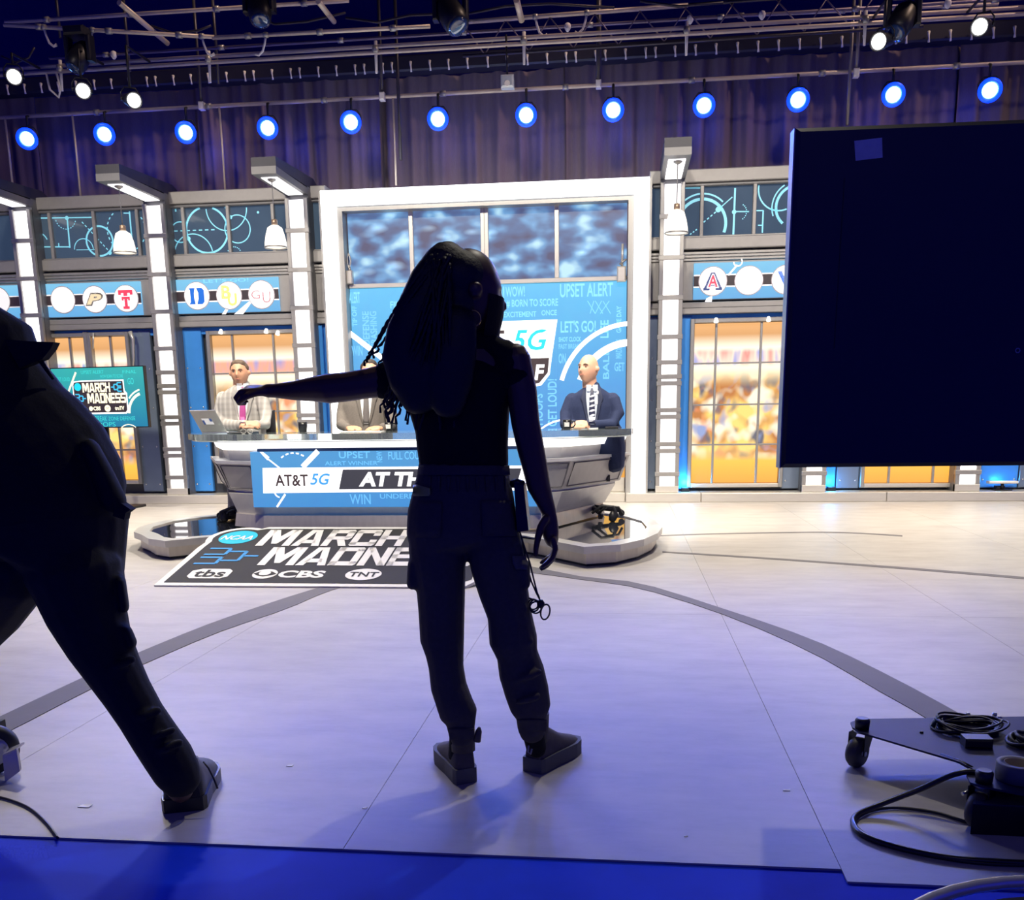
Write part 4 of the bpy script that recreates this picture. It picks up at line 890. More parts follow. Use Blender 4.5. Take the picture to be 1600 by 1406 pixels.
pipe('pale pipe crossing the top between two hanging rods', W(332, 59, 11.8), W(672, 41, 11.8), .022, couplers=3)
pipe('short thick diagonal pipe near the upper left lamps', W(186, 4, 11.4), W(262, 68, 12.3), .03)
pipe('short diagonal pipe at top left of centre', W(497, 2, 11.4), W(522, 34, 12.0), .03)
pipe('short upright pale pipe at the top centre', W(807, 0, 11.6), W(815, 32, 11.9), .035)
pipe('pale pipe cutting the top right corner', W(1080, 28, 12.6), W(1560, 6, 12.6), .018, couplers=3)
# web truss
wt = thing('web_truss', 'grey lattice truss with slanting webs at the top centre', 'truss', W(900, 30, 12.2))
a, b = W(722, 35, 12.2), W(1075, 8, 12.2); lo = V((0, 0, -.36))
MB().tube([a, b], .024, 10).build('top_chord', PIPE, wt); MB().tube([a+lo, b+lo+V((2.6, 0, 0))], .018, 8).build('bottom_chord', PIPED, wt); MB().tube([b, b+V((2.6, 0, .03))], .02, 8).build('top_chord', PIPED, wt)
for i in range(9):
    p0 = a+(b-a)*(i/5.0)*.98; p1 = a+(b-a)*((i+.5)/5.0)+lo; p2 = a+(b-a)*((i+1)/5.0)
    MB().tube([p0, p1], .008, 6).build('web', MATS['mauve_pipe'], wt); MB().tube([p1, p2], .008, 6).build('web', MATS['mauve_pipe'], wt)
# hanging rods
for i, (x_, y0, y1, lab) in enumerate(((85, 0, 60, 'short black hanging rod near top left corner'), (190, 0, 112, 'black hanging rod above the three white lamps'), (300, 0, 168, 'black hanging rod ending at a white clamp on lamp pipe'), (330, 0, 132, 'black hanging rod right of the white clamp rod'),
                                     (590, 0, 153, 'black hanging rod left of the top centre moving lamp'), (616, 0, 250, 'long black rod dropping past the lamp pipe left of centre'), (936, 0, 134, 'thick black hanging rod right of the centre lattice'), (1336, 0, 195, 'long grey rod dropping behind the black monitor'), (1346, 0, 116, 'grey hanging rod ending on the lamp pipe at right'))):
    Y_ = 12.46; a, b = W(x_, y0-30, Y_), W(x_+(1 if x_ < 800 else -1)*y1*.04, y1, Y_)
    pipe(lab, (a.x, Y_, a.z), (a.x, Y_, b.z), .032 if x_ == 936 else .02, PIPED if x_ < 1000 else mat('grey_rod', (.22, .2, .22), .4, .5), 'rod', 'hanging_rod', 0, 'rods hanging from the lighting grid')
    if y1 in (168, 153, 134, 116): MB().bbox(a.x-.032, a.x+.032, Y_-.04, Y_+.05, b.z-.03, b.z+.06, .012).build('rod_clamp', HOOKM, bpy.data.objects[[o.name for o in COL.objects if o.get('label') == lab][0]])
for i, (x0, y0, x1, y1, lab) in enumerate(((4, 178, 20, 292, 'thin pale cable hanging at the left picture edge'), (106, 150, 126, 306, 'thin pale cable hanging left of the second column arm'), (618, 225, 619, 290, 'thin white cable dropping to the bright frame top'), (344, 165, 352, 297, 'thin cable hanging above the blue D banner bay'))):
    b = W(x1, y1, 12.5); tag(MB().tube([(b.x, 12.5, BP), (b.x+.004, 12.5, (BP+b.z)/2), (b.x, 12.5, 3.94)], .014, 6).build('drop_cable', PIPE), lab, 'cable', 'cables dropping to the set top')
# J hooks, clamps, swag cables
SL = (W(6, 39, 11.6), W(335, 58, 11.8)); MP = (W(332, 59, 11.8), W(672, 41, 11.8)); TC = (W(722, 35, 12.2), W(1075, 8, 12.2))
for i, (seg_, u_, lab) in enumerate(((SL, .19, 'curved pale hook hanging from the slanting pipe, nearest the corner'), (SL, .42, 'curved pale hook hanging from the slanting pipe, second from corner'), (SL, .94, 'curved pale hook at the right end of the slanting pipe'), (MP, .25, 'curved pale hook on the pipe left of top centre'), (TC, .33, 'curved pale hook on the lattice truss'), (TC, .56, 'curved pale hook near the thick hanging rod'))):
    s = 1 if i % 2 == 0 else -1; p_ = seg_[0]+(seg_[1]-seg_[0])*u_+V((.02*s, 0, -.03))
    t = thing('pipe_hook', lab, 'hook', p_, 'hooks on the grid pipes'); MB().tube([p_+V((-.02*s, 0, .03)), p_+V((0, 0, -.06)), p_+V((.03*s, 0, -.14)), p_+V((.08*s, 0, -.18)), p_+V((.12*s, 0, -.165))], [.014, .014, .014, .013, .018], 8).build('hook_arm', HOOKM, t); MB().lathe([(.028, -.03), (.034, 0), (.028, .03)], p_+V((-.02*s, 0, .03)), (1, 0, 0), 10).build('hook_clamp', TRIM, t)
for i, (pts_, lab) in enumerate((([(236, 40), (270, 52), (310, 48), (330, 40)], 'grey cable swagged below the upper left pipe'), ([(385, 22), (430, 38), (480, 34), (540, 20)], 'grey cable swag left of the top centre lamp'), ([(540, 28), (590, 35), (640, 24), (690, 22), (730, 20)], 'grey cable swag behind the top centre lamp'), ([(730, 22), (790, 10), (860, 6), (960, 12)], 'grey cable swag above the lattice truss'), ([(1000, 2), (1060, 10), (1130, 4)], 'grey cable swag at the top right'), ([(2, 88), (25, 98), (45, 90), (54, 74)], 'pale cable looping above the leftmost white lamp'), ([(72, 113), (78, 140), (92, 152), (95, 138), (88, 113)], 'thin cables hanging left of the second white lamp'))):
    tag(MB().tube([W(x_, y_, 12.0) for x_, y_ in pts_], .014, 6).build('swag_cable', PIPED if 'thin' not in lab else HOOKM), lab, 'cable', 'cables swagged through the grid')
# lamps
BODY = mat('black_lamp_housing', (.012, .012, .02), .4, .3)
LBLUE = mat('blue_lamp_lens', (.3, .6, 1), .2, emit=(.30, .72, 1.0), es=14)
LHALO = mat('blue_halo_ring', (.02, .1, 1), .3, emit=(.0, .035, 1.0), es=2.2)  # emissive ring imitates the glare halo around each blue lens
LWHITE = mat('white_lamp_lens', (1, 1, 1), .2, emit=(1, .98, .92), es=10)
def lamp(lab, c, d, r, lens, ring, hang_z, group, name, cat='stage lamp', yoke=True, L=.3, hang_y=12.5):
    c = V(c); d = V(d).normalized(); t = thing(name, lab, cat, (c.x, c.y, c.z), group)
    bk = c-d*L
    MB().lathe([(r*.55, -L), (r*.8, -L*.9), (r*.95, -L*.55), (r*1.18, -.04), (r*1.22, .0), (r*1.15, .0), (r*1.05, -.03)], c, d, 20).build('housing', BODY, t)
    MB().lathe([(r*.98, -.02), (r*.8, -.006), (r*.3, .004)], c, d, 20).build('lens', lens, t)
    if ring: g_ = MB(); g_.tube([c+(q1*math.cos(a_)+q2*math.sin(a_))*r*1.3-d*.004 for q1, q2 in [(d.orthogonal().normalized(), d.cross(d.orthogonal()).normalized())] for a_ in [2*PI*i/24 for i in range(24)]], r*.3, 8, True); g_.build('halo_ring', ring, t)
    if yoke:
        m_ = c-d*L*.45; s = d.cross(V((0, 0, 1))).normalized()*r*1.35
        MB().tube([m_+s, m_+s*1.02+V((0, 0, r*.9)), m_+s*.6+V((0, 0, r*1.7)), m_-s*.6+V((0, 0, r*1.7)), m_-s*1.02+V((0, 0, r*.9)), m_-s], .009, 6).build('yoke', BODY, t)
        MB().tube([m_+V((0, 0, r*1.7)), V((m_.x, m_.y, hang_z-.02)), V((m_.x, hang_y, hang_z))], .016, 8).build('clamp_rod', BODY, t)
        for sg in (1, -1): MB().lathe([(.02, -.012), (.02, .012)], m_+s*sg, s, 10).build('tilt_knob', BODY, t)
    return t
BL = [(42, 217), (163, 210), (290, 207), (418, 200), (548, 191), (684, 186), (822, 180), (958, 172), (1100, 165), (1247, 156), (1396, 148), (1547, 141)]
ORD = ['first from the left edge', 'second from the left', 'third from the left', 'fourth from the left', 'fifth from the left', 'sixth, above the standing woman', 'seventh from the left', 'eighth from the left', 'ninth from the left', 'tenth, at the monitor top corner', 'eleventh, above the taped monitor', 'twelfth, nearest the right edge']
LENS_BLUE = []
for (x_, y_), o_ in zip(BL, ORD):
    c = W(x_, y_, 12.32); d = V((-c.x*.05, -1, -.30)); lamp('blue stage lamp on the long pipe, '+o_, c, d, .082, LBLUE, LHALO, BP, 'blue stage lamps on the long pipe', 'blue_stage_lamp')
    d.normalize(); p_ = c+d*.03
    spot('blue_beam', p_, (c.x*.35+.1, 1.2, 0), 300, (.03, .10, 1.0), 44, .9, .07)
    l = bpy.data.lights.new('blue_spill', 'POINT'); l.energy = 5; l.color = (.02, .06, 1.0); l.shadow_soft_size = .05; o = bpy.data.objects.new('blue_spill', l); COL.objects.link(o); o.location = V((c.x, 13.02, c.z-.02))
for (x_, y_, tx, lab) in ((22, 120, -.5, 'round white spotlight nearest the upper left corner'), (130, 142, -.3, 'round white spotlight, middle one of the three at upper left'), (210, 157, .2, 'round white spotlight, rightmost of the three at upper left'), (1372, 65, -.6, 'round white spotlight above the black monitor'), (1530, 42, -.2, 'round white spotlight in the upper right corner')):
    c = W(x_, y_, 11.3); d = V((tx-c.x*.25, -2, -.75)).normalized()
    lamp(lab, c, d, .075, LWHITE, None, z1+.05, 'white spotlights in the grid', 'spotlight', L=.42, hang_y=12.0)
    spot('white_beam', c+d*.03, (tx-.4, 2.6, 0), 140, (1, .95, .86), 40, .8, .05)
# dark moving lamp and other grid gear
def movinghead(lab, x_, y_, s, tilt):
    p_ = W(x_, y_, 11.6); t = thing('moving_lamp', lab, 'stage lamp', p_, 'dark moving lamps in the grid')
    MB().bbox(p_.x-.16*s, p_.x+.16*s, p_.y-.12, p_.y+.12, p_.z+.25*s, p_.z+.37*s, .02).build('base_box', BODY, t)
    for k in (-1, 1): MB().bbox(p_.x+k*.17*s-.03, p_.x+k*.17*s+.03, p_.y-.06, p_.y+.06, p_.z-.08*s, p_.z+.27*s, .015).build('yoke_arm', BODY, t)
    d = V((math.sin(tilt), -.5, -math.cos(tilt))).normalized()
    MB().lathe([(.09*s, -.2*s), (.14*s, -.1*s), (.15*s, .1*s), (.13*s, .22*s), (.10*s, .24*s)], p_, d, 18).build('head', BODY, t)
    MB().lathe([(.115*s, .235*s), (.08*s, .25*s), (.02, .255*s)], p_, d, 18).build('front_glass', mat('dark_lens', (.02, .05, .15), .08, 0, .1, 4, coat=1), t)
movinghead('dark moving lamp wrapped in shadow at the top, left of centre', 704, 20, 1.0, .5)
movinghead('dark moving lamp at top edge between the two pale diagonal pipes', 405, 10, .9, .2)
movinghead('dark moving lamp above the second white spotlight', 125, 88, .8, -.3)
movinghead('dark moving lamp near the right spotlight pair', 1410, 30, .9, -.5)
c = W(793, 128, 12.0); t = thing('clear_lamp', 'small clear square lamp hanging right of centre above the pipe', 'stage lamp', c)
MB().bbox(c.x-.075, c.x+.075, c.y-.05, c.y+.06, c.z-.07, c.z+.07, .02).build('glass_box', mat('clear_box', (.5, .55, .62), .1, .2, .3, 9), t); MB().tube([(c.x, c.y, c.z+.06), (c.x-.01, c.y, c.z+.5)], .012, 6).build('stem', BODY, t); MB().lathe([(.03, -.055), (.035, -.05)], (c.x, c.y-.0, c.z-.03), (0, 1, 0), 12).build('bulb', HOOKM, t)
# pale knobs on the dark pipe
for x_ in (174, 887, 1078, 1190, 1478):
    p_ = W(x_, 40, 12.3); MB().lathe([(.012, -.05), (.035, -.02), (.04, .01), (.03, .035), (.01, .045)], (p_.x, 12.29, z1+.25), (0, 0, 1), 12).build('pipe_knob', HOOKM, thin)
# ------------------------------------------------------------------ people: lofted limbs fused into one skin by voxel remesh
from mathutils.bvhtree import BVHTree
def loft(mb, pts, n=14):
    """pts: (position, rx, ry): elliptical sections, rx across the view, ry in depth; rounded ends"""
    P_ = [V(p[0]) for p in pts]; rx = [p[1] for p in pts]; ry = [p[2] for p in pts]
    d0 = (P_[1]-P_[0]).normalized(); d1 = (P_[-1]-P_[-2]).normalized()
    k0 = min(rx[0], ry[0]); k1 = min(rx[-1], ry[-1])
    P2 = [P_[0]-d0*k0*.9, P_[0]-d0*k0*.6]+P_+[P_[-1]+d1*k1*.6, P_[-1]+d1*k1*.9]
    X2 = [rx[0]*.35, rx[0]*.78]+rx+[rx[-1]*.78, rx[-1]*.35]; Y2 = [ry[0]*.35, ry[0]*.78]+ry+[ry[-1]*.78, ry[-1]*.35]
    base = len(mb.v); k = len(P2); S_ = None
    for i in range(k):
        t_ = (P2[min(i+1, k-1)]-P2[max(i-1, 0)]).normalized(); d = (P2[i]-CAM).normalized()
        s_ = t_.cross(d)
        if s_.length < .2: s_ = S_ if S_ is not None else t_.orthogonal()
        s_.normalize()
        if S_ is not None and s_.dot(S_) < 0: s_ = -s_
        S_ = s_; u_ = s_.cross(t_).normalized()
        for j in range(n):
            a = 2*PI*j/n; mb.v.append(P2[i]+s_*math.cos(a)*X2[i]+u_*math.sin(a)*Y2[i])
    for i in range(k-1):
        for j in range(n):
            mb.f.append((base+i*n+j, base+i*n+(j+1) % n, base+(i+1)*n+(j+1) % n, base+(i+1)*n+j)); mb.sm.append(True)
    mb.f.append(tuple(base+j for j in reversed(range(n)))); mb.f.append(tuple(base+(k-1)*n+j for j in range(n))); mb.sm += [True, True]
def fuse(mb, name, m, parent, voxel=.006, smooth=3):
    org = ORG[parent.name]
    me = bpy.data.meshes.new('tmp'); me.from_pydata([p-org for p in mb.v], [], mb.f)
    bm = bmesh.new(); bm.from_mesh(me); bmesh.ops.recalc_face_normals(bm, faces=bm.faces); bm.to_mesh(me); bm.free()
    o = bpy.data.objects.new('tmp', me); COL.objects.link(o)
    r = o.modifiers.new('r', 'REMESH'); r.mode = 'VOXEL'; r.voxel_size = voxel; r.use_smooth_shade = True
    if smooth: s = o.modifiers.new('s', 'SMOOTH'); s.iterations = smooth; s.factor = .5
    bpy.context.view_layer.update()
    out = bpy.data.meshes.new_from_object(o.evaluated_get(bpy.context.evaluated_depsgraph_get()))
    bpy.data.objects.remove(o); bpy.data.meshes.remove(me)
    out.name = name; out.materials.clear(); out.materials.append(m)
    for p in out.polygons: p.use_smooth = True
    return link(name, out, parent, org)
class PX:
    """photo pixel + depth offset -> lofted section, at the figure's own distance"""
    def __init__(s, Y): s.Y = Y
    def p(s, x, y, dy=0): return W(x, y, s.Y+dy)
    def c(s, mb, pts, n=14):
        o = []
        for q_ in pts:
            x, y, dy, rx = q_[:4]; ry = q_[4] if len(q_) > 4 else rx
            w = s.p(x, y, dy); k = MPP(w); o.append((w, rx*k, ry*k))
        loft(mb, o, n)
def head(mb, c, hh, f, up=(0, 0, 1), nose=1.0, wide=1.0):
    """head with brow, sockets, nose, lips, chin and ears; c centre, hh height, f facing"""
    f = V(f).normalized(); up = V(up); r_ = f.cross(up).normalized(); up = r_.cross(f).normalized(); c = V(c); h = hh/2
    nu, nv = 40, 30; base = len(mb.v)
    sm = lambda a, b, x: max(0, min(1, (x-a)/(b-a)))
    for j in range(nv+1):
        th = PI*j/nv; z = math.cos(th); rr = math.sin(th)
        for i in range(nu):
            ph = 2*PI*i/nu; x = rr*math.sin(ph); y = rr*math.cos(ph)
            w = .66*wide; d = .80
            jaw = sm(-.05, -1, z); w *= 1-.30*jaw*jaw; X = x*w; Y = y*d
            if z < 0 and y < 0: Y *= 1-.35*sm(0, -.8, z)
            if z < 0 and y > 0: Y *= 1+.10*sm(0, -.9, z)
            if y > 0:
                nx = math.exp(-(X/.10)**2); nz = math.exp(-((z+.20)/.16)**2)*.22+math.exp(-((z-.0)/.16)**2)*.08; Y += nose*nx*nz
                for sx in (-1, 1): Y -= .075*math.exp(-((X-sx*.26)/.13)**2-((z-.07)/.10)**2)
                Y += .035*math.exp(-((z-.22)/.08)**2)*math.exp(-(X/.4)**2)
                Y += .05*math.exp(-((z+.50)/.07)**2)*math.exp(-(X/.17)**2)+.06*math.exp(-((z+.86)/.12)**2)*math.exp(-(X/.2)**2)
            mb.v.append(c+(r_*X+f*Y+up*z)*h)
    for j in range(nv):
        for i in range(nu):
            mb.f.append((base+j*nu+i, base+j*nu+(i+1) % nu, base+(j+1)*nu+(i+1) % nu, base+(j+1)*nu+i)); mb.sm.append(True)
    for sx in (-1, 1):
        e = c+(r_*sx*.68*wide-f*.08-up*.02)*h; mb.lathe([(.03*h, -.16*h), (.13*h, -.12*h), (.18*h, 0), (.15*h, .14*h), (.05*h, .2*h)], e, up, 10); 
    return lambda a, b, cc: c+(r_*a+f*b+up*cc)*h
def hand(mb, wrist, d, n_, L=.17, curl=.5, thumb=1, spread=.12, tcurl=.3):
    """palm, four unequal fingers with two knuckle bends and a thumb leaving the side of the palm; d direction, n_ back-of-hand normal"""
    d = V(d).normalized(); n_ = V(n_); n_ = (n_-d*n_.dot(d)).normalized(); s = d.cross(n_).normalized()*thumb; w = V(wrist); k = L/.18
    def tube(pts, rs): mb_start = len(mb.v); mb.tube(pts, rs, 10); 
    pal = w+d*.085*k
    for q_ in (-.030, -.010, .010, .030):       # palm from four metacarpals
        mb.tube([w+s*q_*.5*k, w+d*.04*k+s*q_*.85*k, w+d*.088*k+s*q_*k], [.016*k, .0165*k, .0125*k], 10)
    for q_, ln in ((.030, .070), (.010, .080), (-.010, .074), (-.030, .058)):
        b = w+d*.086*k+s*q_*k; a0 = curl; dirs = []
        ang = 0; p_ = b; pts = [b]
        for fr, bend in ((.45, .55), (.32, 1.0), (.23, .8)):
            ang += a0*bend; dd = (d*math.cos(ang)-n_*math.sin(ang)+s*q_*spread*4*math.cos(ang)).normalized(); p_ = p_+dd*ln*k*fr; pts.append(p_)
        mb.tube(pts, [.0105*k, .0095*k, .0088*k, .007*k], 10); mb.lathe([(.003*k, -.007*k), (.006*k, -.003*k), (.007*k, 0), (.006*k, .003*k), (.003*k, .007*k)], p_, (0, 0, 1), 8)
    t0 = w+d*.025*k+s*.022*k; t1 = t0+(d*.7+s*.75).normalized()*.042*k-n_*.008*k; t2 = t1+(d*1-s*.1*tcurl-n_*.4*tcurl).normalized()*.034*k; t3 = t2+(d*1-s*.5*tcurl-n_*.7*tcurl).normalized()*.026*k
    mb.tube([t0, t1, t2, t3], [.015*k, .0125*k, .0105*k, .008*k], 10)
def bvh(*objs):
    vs_, fs = [], []
    for o in objs:
        n = len(vs_); org = ORG[o.name]; vs_ += [v.co+org for v in o.data.vertices]; fs += [tuple(i+n for i in p.vertices) for p in o.data.polygons]
    return BVHTree.FromPolygons(vs_, fs)
def conform(name, rows, tree, m, parent, off=.004, th=.004, nc=8, nr=3, fallback=None):
    """thin piece laid on a body: rows (y, x_left, x_right) in photo pixels, dropped onto the surface below"""
    R_ = []
    for (ya, la, ra), (yb, lb, rb) in zip(rows, rows[1:]):
        for i in range(nr): f = i/nr; R_.append((ya+(yb-ya)*f, la+(lb-la)*f, ra+(rb-ra)*f))
    R_.append(rows[-1]); last = fallback; grid = []
    for y, l, r in R_:
        row = []
        for j in range(nc+1):
            v = ray(l+(r-l)*j/nc, y).normalized(); hit = tree.ray_cast(CAM, v)[3]
            if hit is None: hit = last if last else 3.0
            last = hit; row.append((v, hit))
        grid.append(row)
    mb = MB(); nR = len(grid)
    top = [CAM+v*(h-off) for row in grid for v, h in row]; bot = [CAM+v*(h-off+th) for row in grid for v, h in row]; o = len(top); w = nc+1; fs = []
    for i in range(nR-1):
        for j in range(nc): a = i*w+j; fs += [(a, a+1, a+w+1, a+w), (o+a+w, o+a+w+1, o+a+1, o+a)]
    for i in range(nR-1):
        a = i*w; fs.append((a, a+w, o+a+w, o+a)); a = i*w+nc; fs.append((a+w, a, o+a, o+a+w))
    for j in range(nc): fs.append((j+1, j, o+j, o+j+1)); a = (nR-1)*w+j; fs.append((a, a+1, o+a+1, o+a))
    mb.add(top+bot, fs, True); return mb.build(name, m, parent)
def shoe(parent, heel, d, L, m_up, m_sole, h=.10, name='shoe', collar=.04, wsc=1.0):
    """sneaker: heel point on the floor, d toe direction"""
    d = V((d[0], d[1], 0)).normalized(); s = V((-d.y, d.x, 0)); o = V(heel)
    prof = [(0, .030, .075), (.06, .036, .1), (.2, .037, .105), (.38, .038, .085), (.55, .043, .066), (.75, .046, .052), (.9, .038, .042), (1.0, .018, .03)]
    k = L/.28; sec = []
    for u, w, hh in prof: sec.append((o+d*u*L, w*k*wsc, hh*k*h/.1))
    mb = MB(); n = 12; base = 0
    for p_, w, hh in sec:
        for j in range(n):
            a = PI*j/(n-1); mb.v.append(p_+s*math.cos(a)*w+V((0, 0, .022*k+max(0, hh-.022*k)*math.sin(a)**.7)))
    for i in range(len(sec)-1):
        for j in range(n-1): mb.f.append((i*n+j, i*n+j+1, (i+1)*n+j+1, (i+1)*n+j)); mb.sm.append(True)
    mb.f.append(tuple(range(n))); mb.f.append(tuple((len(sec)-1)*n+j for j in range(n))); mb.sm += [False, False]
    u = mb.build(name, m_up, parent)
    mb = MB(); ol = [(p_-d*.006*(1 if i == 0 else 0)+s*(w+.006)) for i, (p_, w, hh) in enumerate(sec)]+[(p_-s*(w+.006)) for p_, w, hh in reversed(sec)]
    mb.prism([(p_.x, p_.y, .001) for p_ in ol], (0, 0, (.036 if h < .14 else .052)*k)); mb.build('sole', m_sole, u)
    c0 = o+d*.09*L; mb = MB(); mb.tube([c0+V((0, 0, .07*k*h/.1)), c0+d*.02*L+V((0, 0, .10*k*h/.1+collar))], [.04*k, .042*k], 14); mb.build('collar', m_up, u)
    return u
SK_D = mat('deep_brown_skin', (.10, .045, .03), .45, 0, .12, 30)
SK_L = mat('fair_skin', (.66, .36, .24), .5, 0, .1, 40)
SK_M = mat('tan_skin', (.55, .29, .18), .5, 0, .1, 40)
BLKC = mat('black_cotton', (.008, .008, .010), .85, 0, .25, 90, .1, spec=.2)
CARGO = mat('olive_grey_cotton', (.075, .066, .058), .85, 0, .2, 70, .15, spec=.2)
HAIR = mat('black_braided_hair', (.006, .006, .008), .6, 0, .3, 120, .2)
SOLE = mat('grey_rubber_sole', (.10, .10, .09), .6); SHOEU = mat('taupe_shoe_mesh', (.085, .07, .06), .7, 0, .3, 60)

# ------------------------------------------------------------------ woman pointing, back to the camera
b0 = G(778, 1222); wo = thing('person', 'woman with long braids pointing left in black top and cargo joggers', 'person', b0)
F = PX(2.81)
mb = MB()
hc = F.p(731, 459, -.01); HL = head(mb, hc, .245, (.86, .50, -.10))
F.c(mb, [(733, 498, .02, 25, 26), (738, 520, .02, 26, 25), (738, 545, .02, 40, 28)])
F.c(mb, [(728, 556, 0, 70, 38), (722, 590, 0, 80, 46), (720, 640, 0, 68, 44), (724, 700, 0, 62, 40), (724, 740, 0, 64, 42), (724, 790, 0, 70, 44), (726, 822, 0, 50, 22)])
F.c(mb, [(805, 560, 0, 24), (815, 610, -.01, 24), (821, 660, -.02, 22.5), (829, 700, -.01, 21.5), (836, 730, 0, 20), (842, 760, .01, 18.5), (852, 785, .02, 14), (858.5, 802, .025, 11.5)])
F.c(mb, [(640, 582, 0, 30), (605, 595, -.02, 26), (575, 599, -.03, 23), (545, 604, -.03, 22.5), (515, 607, -.02, 23), (488, 608, .0, 19), (458, 610.5, .02, 14.8), (430, 610.5, .03, 11), (416, 610.5, .03, 10.5)])
for pts_ in ([(688, 850, 0, 40, 44), (690, 960, 0, 30, 34), (696, 1040, -.02, 22), (714, 1110, -.02, 18), (718, 1150, .0, 13), (716, 1182, .03, 13)], [(774, 850, 0, 40, 44), (796, 960, 0, 30, 34), (812, 1040, .02, 22), (828, 1110, .04, 18), (834, 1145, .06, 13), (838, 1170, .08, 13)]): F.c(mb, pts_)
# hanging right hand: thumb toward the body, fingers curling left
k = MPP(F.p(858, 802, .02))
F.c(mb, [(858, 800, .022, 11, 9), (859, 815, .022, 13, 11), (860, 832, .022, 13.5, 14), (862, 844, .022, 11, 16)])
for dq, lx, ly in ((-.028, 0, 0), (-.008, -1, 4), (.013, -2, 2), (.032, -1, -6)):      # four fingers, curling toward the thigh
    F.c(mb, [(864, 842, .022+dq, 5.2), (868, 857+ly*.4, .024+dq*1.1, 5), (864+lx, 871+ly*.7, .024+dq*1.05, 4.6), (855+lx, 880+ly, .022+dq, 4.2), (847+lx, 885+ly, .02+dq, 3.6)], 10)
F.c(mb, [(853, 810, -.005, 7), (845, 824, -.012, 6.6), (840, 842, -.014, 5.6), (837.5, 857, -.014, 4.6), (837, 867, -.012, 3.8)], 10)
# left fist
fw_ = F.p(416, 610.5, .03); hd = F.p(380, 610, .03)-fw_
hand(mb, fw_, hd, V((0, -.25, 1)), L=.150, curl=1.35, thumb=-1, spread=.0, tcurl=1.6)
body = fuse(mb, 'body', SK_D, wo, .0042, 3)
mb = MB()
F.c(mb, [(752, 530, 0, 20, 26), (785, 553, 0, 20, 26)])
F.c(mb, [(740, 532, 0, 28, 30), (730, 552, 0, 68, 36), (725, 572, 0, 96, 48), (718, 605, 0, 88, 55), (718, 640, 0, 79, 54), (722, 670, 0, 73.5, 50), (723, 700, 0, 71.5, 48), (725, 724, 0, 70, 48), (725, 735, 0, 69, 48)], 20)
F.c(mb, [(788, 556, 0, 26), (799, 572, 0, 26.5), (806, 586, 0, 26), (808, 590, -.01, 25.5)])
F.c(mb, [(655, 575, 0, 36), (625, 588, -.01, 33), (602, 596, -.02, 29)])
shirt = fuse(mb, 'black_top', BLKC, wo, .006, 4)
mb = MB()
F.c(mb, [(725, 730, 0, 71, 50), (724, 745, 0, 73, 53), (724, 770, 0, 79, 58), (722, 800, 0, 85, 62), (723, 825, 0, 88.5, 62), (727, 846, 0, 87, 56), (729, 856, 0, 62, 34), (730, 862, 0, 24, 16)], 22)
F.c(mb, [(684, 855, 0, 46, 52), (685, 885, 0, 43, 50), (689, 925, 0, 38, 45), (690, 960, 0, 36, 42), (691, 1000, 0, 34.5, 40), (695, 1022, -.01, 30, 38), (697, 1042, -.015, 27.5, 36), (701, 1072, -.02, 28.5, 34), (710, 1098, -.03, 29, 32), (717, 1116, -.03, 30, 31), (720, 1130, -.035, 23, 25), (721, 1150, -.04, 19.5, 20)])
F.c(mb, [(775, 855, 0, 45, 52), (779, 885, 0, 44, 50), (787, 925, 0, 39, 45), (796, 960, 0, 35, 42), (802, 1000, 0, 38, 40), (808, 1022, .01, 32.5, 37), (815, 1050, .015, 36, 36), (823, 1080, .02, 35, 34), (829, 1106, .03, 32, 32), (830, 1120, .035, 24, 26), (831, 1140, .04, 22, 23)])
# side cargo pockets and knee folds
F.c(mb, [(645, 880, -.02, 8, 22), (644, 912, -.02, 9, 24)]); F.c(mb, [(819, 882, -.02, 9, 22), (820, 912, -.02, 9, 24)])
for a, b, r in (((672, 1006), (708, 1014), 6), ((828, 1002), (790, 1014), 6), ((842, 1050), (805, 1064), 6), ((734, 1102), (700, 1112), 6), ((682, 1066), (712, 1078), 5), ((840, 1088), (806, 1098), 6), ((672, 955), (705, 968), 5), ((820, 950), (782, 966), 5)): F.c(mb, [(a[0], a[1], -.045, r, r), ((a[0]+b[0])/2, (a[1]+b[1])/2, -.062, r, r), (b[0], b[1], -.055, r*.5, r*.5)])
pants = fuse(mb, 'cargo_joggers', CARGO, wo, .006, 3)
tree = bvh(pants)
conform('waistband', [(727, 655, 796), (734, 654, 796.5), (742, 653, 797)], tree, CARGO, wo, .006, .006, 16)
conform('back_pocket', [(784, 654, 690), (800, 650, 690), (840, 648, 688)], tree, CARGO, wo, .006, .006, 6)
conform('back_pocket', [(782, 752, 800), (800, 752, 806), (838, 754, 808)], tree, CARGO, wo, .006, .006, 6)
conform('pocket_flap', [(868, 800, 822), (880, 801, 825), (890, 806, 824)], tree, mat('olive_flap', (.11, .1, .085), .85), wo, .008, .008, 5)
for i in range(9): x_ = 668+i*15; conform('waist_gather', [(744, x_, x_+5), (756, x_+1, x_+4.5), (768, x_+2, x_+3)], tree, CARGO, wo, .006, .006, 2)
conform('ankle_cuff', [(1124, 808, 854), (1134, 809, 854), (1143, 811, 853)], tree, CARGO, wo, .005, .006, 8); conform('ankle_cuff', [(1138, 700, 741), (1148, 701, 741), (1156, 703, 740)], tree, CARGO, wo, .005, .006, 8)
hl, hr = G(728, 1226), G(832, 1209); tl_, tr_ = G(690, 1180), G(890, 1176)
shoe(wo, (hl.x, hl.y+.01, 0), tl_-hl, .265, SHOEU, SOLE, .155, collar=.05); shoe(wo, (hr.x, hr.y+.01, 0), tr_-hr, .265, SHOEU, SOLE, .155, collar=.05)
